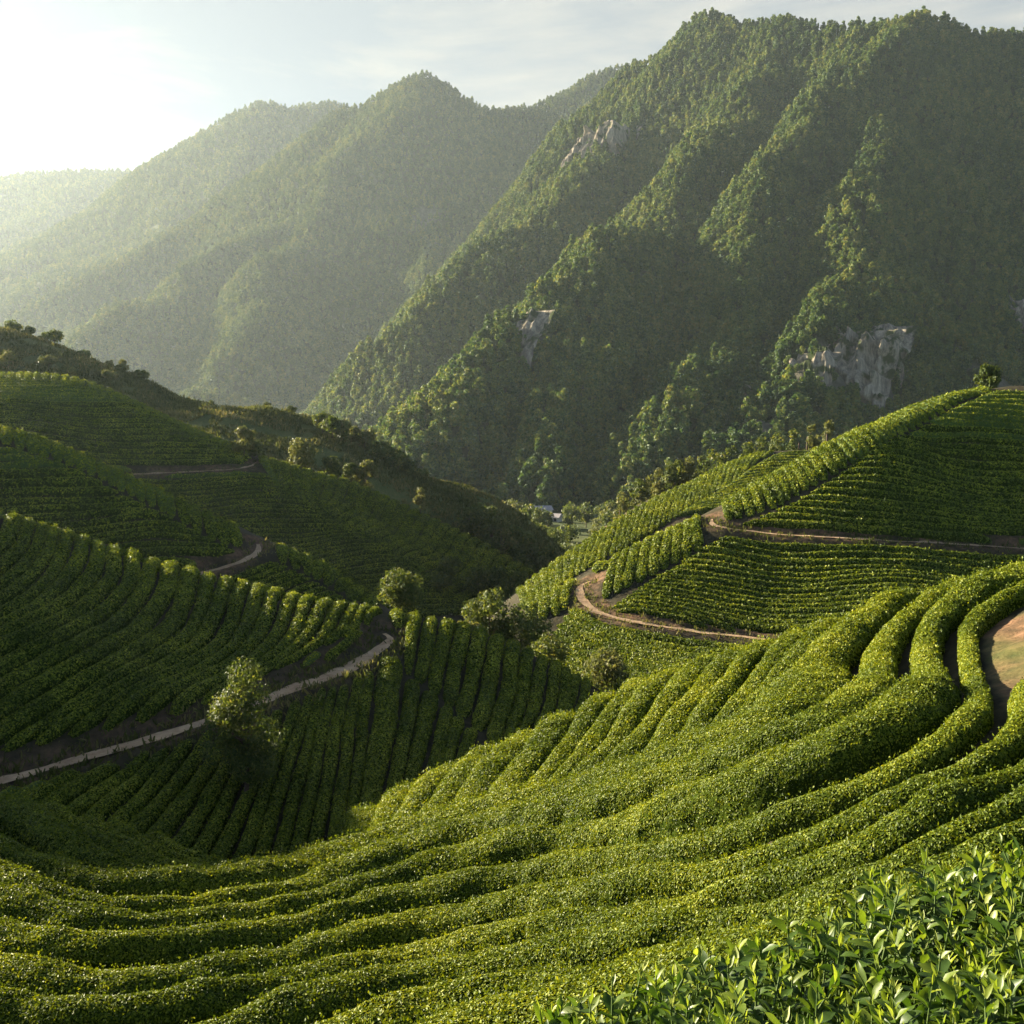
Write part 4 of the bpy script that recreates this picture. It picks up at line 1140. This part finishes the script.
for i, (px, f) in enumerate(VT):
    d = 250 + 190 * f
    pz = BASE_Z - 2.6
    x = P(px, 500, d)
    g = max(ground(x[:2])[0] if d < 325 else -99, BASE_Z - 3.5)
    hh = rnd.uniform(6, 10)
    a, b = raydir(px, 512)
    zc = (g + hh)
    yc = d * cp - zc * sp; zz = zc * cp + d * sp
    top = 512 - FPX * zz / yc
    tree(px, top, d, rnd.uniform(5.5, 8.5) * FPX / d, 'leafy tree on the valley floor between the hills and the forested mountain', 'trees on the valley floor', leaves=500, lpx=2.6, seed=400 + i, z0=g,
         mat=M_pale_leaf if rnd.random() < 0.25 else None, basef=0.1)
BT = [(622, 492), (632, 486), (641, 478), (651, 474), (660, 468), (670, 462), (680, 459), (690, 457), (701, 455), (712, 449), (722, 452), (734, 446), (748, 441), (762, 437), (778, 433), (795, 428), (812, 424), (830, 420), (700, 470), (660, 484), (640, 494)]
clump(BT, 205, 19, 'pale sunlit tree in the belt behind the small right hill', 'tree belt behind the small right hill', leaves=700)

# hamlet by the valley stream
M_wall = bumpy_mat('plaster', [(0.3, (0.45, 0.40, 0.34)), (0.7, (0.62, 0.57, 0.50))], 1.5, 0.2, 0.02, 0.9)
M_roof = bumpy_mat('grey_roof', [(0.3, (0.25, 0.22, 0.21)), (0.7, (0.40, 0.36, 0.34))], 2.0, 0.4, 0.05, 0.8)
M_dark = bumpy_mat('dark_opening', [(0.3, (0.02, 0.02, 0.02)), (0.7, (0.04, 0.04, 0.045))], 2.0, 0.1, 0.01, 0.3)
def box(x0, x1, y0, y1, z0, z1):
    v = np.array([(x, y, z) for x in (x0, x1) for y in (y0, y1) for z in (z0, z1)], float)
    return v, np.array([(0, 1, 3, 2), (4, 6, 7, 5), (0, 4, 5, 1), (2, 3, 7, 6), (0, 2, 6, 4), (1, 5, 7, 3)])
def house(px, py, d, w, l, h, rot, label):
    c = P(px, py, d)
    root = empty('house', (c[0], c[1], BASE_Z - 4.4))
    root.rotation_euler = (0, 0, rot)
    tag(root, label, 'house', 'houses on the valley floor')
    V, Q = box(-w / 2, w / 2, -l / 2, l / 2, 0, h)
    mesh_obj('wall', V, quads=Q, mats=[M_wall], parent=root, smooth=False)
    o = 0.5
    rv = [(-w / 2 - o, -l / 2 - o, h - 0.1), (w / 2 + o, -l / 2 - o, h - 0.1), (w / 2 + o, l / 2 + o, h - 0.1), (-w / 2 - o, l / 2 + o, h - 0.1), (-w / 2 - o, 0, h + l * 0.3), (w / 2 + o, 0, h + l * 0.3)]
    mesh_obj('roof', rv, quads=[(0, 1, 5, 4), (2, 3, 4, 5), (3, 2, 1, 0)], tris=[(0, 4, 3), (1, 2, 5)], mats=[M_roof], parent=root, smooth=False)
    for k in (-0.28, 0.28):
        V, Q = box(w * k - 0.6, w * k + 0.6, -l / 2 - 0.04, -l / 2 + 0.05, 1.4, 2.7)
        mesh_obj('window', V, quads=Q, mats=[M_dark], parent=root, smooth=False)
    V, Q = box(-0.5, 0.5, -l / 2 - 0.04, -l / 2 + 0.05, 0.02, 2.2)
    mesh_obj('door', V, quads=Q, mats=[M_dark], parent=root, smooth=False)
house(541, 512, 452, 8, 5.5, 3.6, 0.3, 'larger pale house with grey roof among the valley trees')
house(553, 517, 425, 6, 4.5, 3.0, -0.4, 'smaller pale house nearer than the larger one in the valley')

# ------------------------------------------------------------------ the woods on the mountains
protos = []
for k, (h_, w_, con) in enumerate([(9, 7.6, 0.1), (11, 7.0, 0.35), (8, 8.4, 0.0), (10.5, 6.0, 0.6)]):
    px, d = [(505, 470), (640, 470), (660, 465), (485, 468)][k]
    c = P(px, 505, d)
    root = empty('tree', (c[0], c[1], BASE_Z - 3.6))
    tag(root, 'tree at the foot of the forested mountain behind the valley trees', 'tree', 'trees at the mountain foot')
    rs = np.random.RandomState(900 + k)
    V, Q = trunk_mesh(rs, h_, w_, h_ * 0.12)
    mesh_obj('trunk', V, quads=Q, mats=[M_bark], parent=root)
    V, Q, tint = crown_mesh(rs, h_, w_, h_ * 0.02, 12, 560, 1.15, con)
    protos.append(mesh_obj('crown', V, quads=Q, mats=[M_wood_leaf], parent=root, smooth=False, attrs={'tint': ('FACE', tint)}))
def woods(mobj, per_m2, smin, smax, seed):
    src = mobj.data
    o = bpy.data.objects.new('mountain_forest', src)
    COL.objects.link(o)
    tag(o, kind='stuff')
    g = bpy.data.node_groups.new('woods', 'GeometryNodeTree')
    g.interface.new_socket('Geometry', in_out='INPUT', socket_type='NodeSocketGeometry')
    g.interface.new_socket('Geometry', in_out='OUTPUT', socket_type='NodeSocketGeometry')
    nn = g.nodes.new; L = g.links.new
    gi, go = nn('NodeGroupInput'), nn('NodeGroupOutput')
    dp = nn('GeometryNodeDistributePointsOnFaces'); dp.distribute_method = 'RANDOM'
    dp.inputs['Seed'].default_value = seed
    at = nn('GeometryNodeInputNamedAttribute'); at.data_type = 'FLOAT'; at.inputs['Name'].default_value = 'trees'
    mu = nn('ShaderNodeMath'); mu.operation = 'MULTIPLY'; mu.inputs[1].default_value = per_m2
    L(at.outputs['Attribute'], mu.inputs[0]); L(mu.outputs[0], dp.inputs['Density'])
    L(gi.outputs[0], dp.inputs['Mesh'])
    jn = nn('GeometryNodeJoinGeometry')
    for p in protos:
        oi = nn('GeometryNodeObjectInfo'); oi.inputs['Object'].default_value = p; oi.transform_space = 'ORIGINAL'
        oi.inputs['As Instance'].default_value = True
        L(oi.outputs['Geometry'], jn.inputs[0])
    ip = nn('GeometryNodeInstanceOnPoints')
    ip.inputs['Pick Instance'].default_value = True
    ri = nn('FunctionNodeRandomValue'); ri.data_type = 'INT'
    [s for s in ri.inputs if s.name == 'Max' and s.type == 'INT'][0].default_value = len(protos) - 1
    L([s for s in ri.outputs if s.type == 'INT'][0], ip.inputs['Instance Index'])
    rr = nn('FunctionNodeRandomValue'); rr.data_type = 'FLOAT_VECTOR'
    rr.inputs[0].default_value = (-0.06, -0.06, 0); rr.inputs[1].default_value = (0.06, 0.06, 6.283)
    rs_ = nn('FunctionNodeRandomValue'); rs_.data_type = 'FLOAT'
    fi = [s for s in rs_.inputs if s.type == 'VALUE']
    fi[0].default_value, fi[1].default_value = smin, smax
    L(dp.outputs['Points'], ip.inputs['Points']); L(jn.outputs[0], ip.inputs['Instance'])
    L(rr.outputs[0], ip.inputs['Rotation'])
    L([s for s in rs_.outputs if s.type == 'VALUE'][0], ip.inputs['Scale'])
    L(ip.outputs[0], go.inputs[0])
    md = o.modifiers.new('woods', 'NODES')
    md.node_group = g
    return o
for mo, dens, a, b, sd in zip(MOUNTS, (1 / 33, 1 / 58, 1 / 120, 1 / 220), (0.6, 0.75, 0.9, 1.2), (1.42, 1.5, 1.7, 2.0), (1, 2, 3, 4)):
    woods(mo, dens, a, b, sd)

# rough grass on the open hill and on the cut banks: nobody could count it
rg = np.random.RandomState(5)
cand = np.stack([rg.uniform(-150, 30, 95000), rg.uniform(150, 270, 95000)], -1)
gk = (owner(cand) == OWN.index('E')) & (vnoise(with0(cand) / 6.0, 21) + 0.6 * vnoise(with0(cand) / 2.0, 22) > -0.55)
cand = cand[gk]
bq = []
for pth in PATHS:
    q = pth[1]; n = len(q) * (26 if pth[0] == 'B' else 12)
    i = rg.randint(0, len(q), n)
    off = rg.normal(size=(n, 2)); off /= np.linalg.norm(off, axis=1)[:, None]
    e = q[i] + off * (pth[3] + rg.uniform(0.05, pth[4] * 0.9, n))[:, None]
    d, _ = path_dist(e, pth)
    bq.append(e[d > pth[3] * 1.0])
nE = len(cand)
gp = np.concatenate([cand] + bq)
gz_ = ground(gp)
gs = np.concatenate([rg.uniform(0.35, 1.0, nE), rg.uniform(0.12, 0.4, len(gp) - nE)])
rep = 4
pos = np.repeat(np.concatenate([gp, gz_[:, None]], 1), rep, 0) + rg.normal(size=(len(gp) * rep, 3)) * np.repeat(gs, rep)[:, None] * np.array([0.4, 0.4, 0.0])
up_ = rg.normal(size=(len(pos), 3)) * 0.45 + np.array([0, 0, 1.0]); up_ /= np.linalg.norm(up_, axis=1)[:, None]
sd = np.cross(up_, rg.normal(size=(len(pos), 3))); sd /= np.linalg.norm(sd, axis=1)[:, None]
ss = np.repeat(gs, rep)[:, None] * rg.uniform(0.5, 1.2, (len(pos), 1))
GV = np.stack([pos - sd * ss * 0.16 - up_ * 0.05, pos + sd * ss * 0.16 - up_ * 0.05, pos + sd * ss * 0.06 + up_ * ss * 0.8, pos - sd * ss * 0.06 + up_ * ss * 0.75], 1).reshape(-1, 3)
M_grass = leaf_mat('rough_grass', [(0, (0.040, 0.055, 0.014)), (0.5, (0.085, 0.095, 0.025)), (1, (0.20, 0.17, 0.07))], (1.5, 1.4, 0.8), 0.35, 0.7, 0.1, 0.08, 0.7)
tag(mesh_obj('rough_grass', GV, quads=np.arange(len(GV)).reshape(-1, 4), mats=[M_grass], smooth=False, attrs={'tint': ('FACE', rg.beta(2, 2.5, len(pos)))}), kind='stuff')
# ------------------------------------------------------------------ the unclipped tea bush beside the camera
bush_pts = pts([(430, 1060, 2.75), (490, 1024, 2.8), (560, 1000, 2.85), (640, 968, 2.95), (700, 945, 3.0), (760, 922, 3.1), (830, 897, 3.2), (880, 878, 3.3), (950, 856, 3.45), (1024, 834, 3.6), (1150, 800, 3.8), (1350, 740, 4.1),
                (620, 1040, 2.5), (760, 985, 2.6), (900, 930, 2.75), (1024, 890, 2.9), (1200, 850, 3.0), (720, 1060, 2.2), (850, 1024, 2.2), (1024, 970, 2.3), (1200, 930, 2.4), (900, 1100, 1.9), (1100, 1050, 1.9), (1300, 1000, 2.0), (780, 1180, 1.8), (1000, 1200, 1.65)])
bush_top = TPS(bush_pts, 0.02)
edge_far = np.array([bush_pts[i][:2] for i in range(12)])
poly = np.concatenate([edge_far, [[3.2, 2.0], [2.2, 1.15], [0.9, 1.1], [0.25, 1.6], [-0.1, 2.3]]])
rs = np.random.RandomState(77)
cand = rs.uniform(poly.min(0), poly.max(0), size=(16000, 2))
cand = cand[in_poly(cand, poly)]
area = 0.5 * abs(np.dot(poly[:, 0], np.roll(poly[:, 1], 1)) - np.dot(poly[:, 1], np.roll(poly[:, 0], 1)))
nsh = min(len(cand), int(area * 400))
cand = cand[:nsh]
bush = empty('tea_bush', (1.3, 2.4, ground(np.array([[1.3, 2.4]]))[0]))
tag(bush, 'unclipped tea bush with large glossy young shoots nearest the camera', 'tea bush')
bo = np.array(bush.location)

def blade(pos, dirv, up, ln, wd, droop, fold, nr_=7):
    """curved leaf blades with a folded midrib; arrays of n leaves"""
    n = len(pos)
    d = dirv / np.linalg.norm(dirv, axis=1)[:, None]
    side = np.cross(d, up); side /= np.linalg.norm(side, axis=1)[:, None] + 1e-9
    nrm = np.cross(side, d)
    t = np.linspace(0, 1, nr_)
    prof = np.array([0.10, 0.52, 0.86, 1.0, 0.86, 0.50, 0.03])
    c = pos[:, None] + d[:, None] * (ln[:, None] * (t - 0.12 * droop[:, None] * t ** 2))[..., None] - nrm[:, None] * (ln * droop)[:, None, None] * (t ** 2)[None, :, None] * 0.55
    wv = 0.5 * wd[:, None] * prof[None]
    wavy = 0.06 * np.sin(t[None] * 11 + rs.uniform(0, 6, n)[:, None]) * wd[:, None]
    l = c - side[:, None] * wv[..., None] + nrm[:, None] * (wv * fold[:, None] + wavy)[..., None]
    r = c + side[:, None] * wv[..., None] + nrm[:, None] * (wv * fold[:, None] - wavy)[..., None]
    V = np.stack([l, c, r], 2).reshape(n, -1, 3)
    g = grid_quads(nr_, 3)
    Q = (np.arange(n) * nr_ * 3)[:, None, None] + g[None]
    return V.reshape(-1, 3), Q.reshape(-1, 4), len(g)

zt = bush_top(cand)
edge_d = np.min(np.linalg.norm(cand[:, None] - smooth_poly(edge_far, 0.05)[None], axis=2), axis=1)
zt = zt - 0.10 * np.exp(-(edge_d / 0.12) ** 2) + 0.05 * vnoise(with0(cand) / 0.22, 4) + 0.045 * rs.normal(size=nsh)
axis = np.stack([rs.normal(0, 0.22, nsh) - 0.06, rs.normal(0, 0.22, nsh), np.ones(nsh)], -1)
axis /= np.linalg.norm(axis, axis=1)[:, None]
slen = rs.uniform(0.08, 0.18, nsh)
base = np.concatenate([cand, zt[:, None]], 1) - axis * slen[:, None]
P_, D_, U_, LN, WD, DR, FO, TI = [], [], [], [], [], [], [], []
for k in range(9):
    f = np.clip(1.02 - k * 0.115 + rs.normal(0, 0.015, nsh), -0.1, 1.03)
    ang = k * 2.4 + rs.uniform(0, 6.28, nsh) * (k == 0) + np.arange(nsh) * 1.7 + rs.normal(0, 0.25, nsh)
    a0 = np.cross(axis, np.array([0.3, 1, 0.1])); a0 /= np.linalg.norm(a0, axis=1)[:, None]
    b0 = np.cross(axis, a0)
    rad_ = a0 * np.cos(ang)[:, None] + b0 * np.sin(ang)[:, None]
    tilt = np.clip([0.12, 0.42, 0.62, 0.85, 1.0, 1.1, 1.2, 1.25, 1.3][k] + rs.normal(0, 0.16, nsh), 0.05, 1.6)
    d = axis * np.cos(tilt)[:, None] + rad_ * np.sin(tilt)[:, None]
    up = axis * np.sin(tilt)[:, None] - rad_ * np.cos(tilt)[:, None]
    up = up + rs.normal(0, 0.22, (nsh, 3))
    ln = [0.026, 0.037, 0.048, 0.055, 0.058, 0.058, 0.058, 0.056, 0.054][k] * rs.uniform(0.75, 1.25, nsh)
    P_.append(base + axis * (slen * f)[:, None]); D_.append(d); U_.append(up); LN.append(ln)
    WD.append(ln * ([0.20, 0.34, 0.38, 0.40, 0.42, 0.42, 0.42, 0.42, 0.42][k]) * rs.uniform(0.85, 1.15, nsh))
    DR.append(rs.uniform(0.05, 0.55, nsh) * (0.3 if k == 0 else 1)); FO.append(rs.uniform(0.15, 0.6, nsh) + (0.5 if k == 0 else 0))
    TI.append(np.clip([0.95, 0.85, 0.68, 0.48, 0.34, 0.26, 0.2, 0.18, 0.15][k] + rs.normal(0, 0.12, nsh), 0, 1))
cat = np.concatenate
V, Q, nf = blade(cat(P_), cat(D_), cat(U_), cat(LN), cat(WD), cat(DR), cat(FO))
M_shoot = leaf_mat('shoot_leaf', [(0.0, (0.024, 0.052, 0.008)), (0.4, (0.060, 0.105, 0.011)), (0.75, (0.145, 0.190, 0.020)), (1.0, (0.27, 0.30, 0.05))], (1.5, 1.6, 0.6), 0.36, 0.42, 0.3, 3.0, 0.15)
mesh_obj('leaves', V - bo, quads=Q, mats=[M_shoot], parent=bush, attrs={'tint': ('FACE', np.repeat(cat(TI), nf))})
VV, QQ, off = [], [], 0
for i in range(nsh):
    v, q = tube([base[i] - axis[i] * 0.14, base[i] + axis[i] * slen[i] * 0.5, base[i] + axis[i] * slen[i]], 0.0035, 0.0016, 5)
    VV.append(v); QQ.append(q + off); off += len(v)
M_stem = bumpy_mat('green_stem', [(0.3, (0.05, 0.09, 0.02)), (0.7, (0.11, 0.15, 0.04))], 30, 0.2, 0.003, 0.6)
mesh_obj('stems', cat(VV) - bo, quads=cat(QQ), mats=[M_stem], parent=bush)
# the bush's inner twigs and old leaves
bx_, by_ = np.meshgrid(np.linspace(poly[:, 0].min(), poly[:, 0].max(), 70), np.linspace(poly[:, 1].min(), poly[:, 1].max(), 70))
cq = np.stack([bx_.ravel(), by_.ravel()], -1)
ins = in_poly(cq, poly)
dd = np.min(np.linalg.norm(cq[:, None] - smooth_poly(np.concatenate([poly, poly[:1]]), 0.08)[None], axis=2), axis=1) * np.where(ins, 1, -1)
gz = ground(cq)
cz = gz - 0.05 + (bush_top(cq) - 0.20 - gz) * np.sqrt(sstep(-0.02, 0.22, dd)) + 0.03 * vnoise(with0(cq) / 0.07, 3)
qd = grid_quads(70, 70)
keep = (dd > -0.05)[qd].all(1)
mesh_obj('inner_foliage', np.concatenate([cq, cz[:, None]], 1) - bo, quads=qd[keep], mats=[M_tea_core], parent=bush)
# ------------------------------------------------------------------ the air: one even box of haze
hv = [(x, y, z) for x in (-4100, 1700) for y in (-900, 4900) for z in (BASE_Z - 75, 930)]
hf = [(0, 1, 3, 2), (4, 6, 7, 5), (0, 4, 5, 1), (2, 3, 7, 6), (0, 2, 6, 4), (1, 5, 7, 3)]
M_haze, hnt = newmat('haze')
ho = N(hnt, 'ShaderNodeOutputMaterial')
hp = N(hnt, 'ShaderNodeVolumePrincipled')
hp.inputs['Color'].default_value = (0.80, 0.93, 0.98, 1)
hp.inputs['Density'].default_value = HAZE_DENSITY
hp.inputs['Anisotropy'].default_value = 0.52
hnt.links.new(hp.outputs[0], ho.inputs['Volume'])
hz = mesh_obj('haze', hv, quads=hf, mats=[M_haze], smooth=False)
tag(hz, kind='stuff')
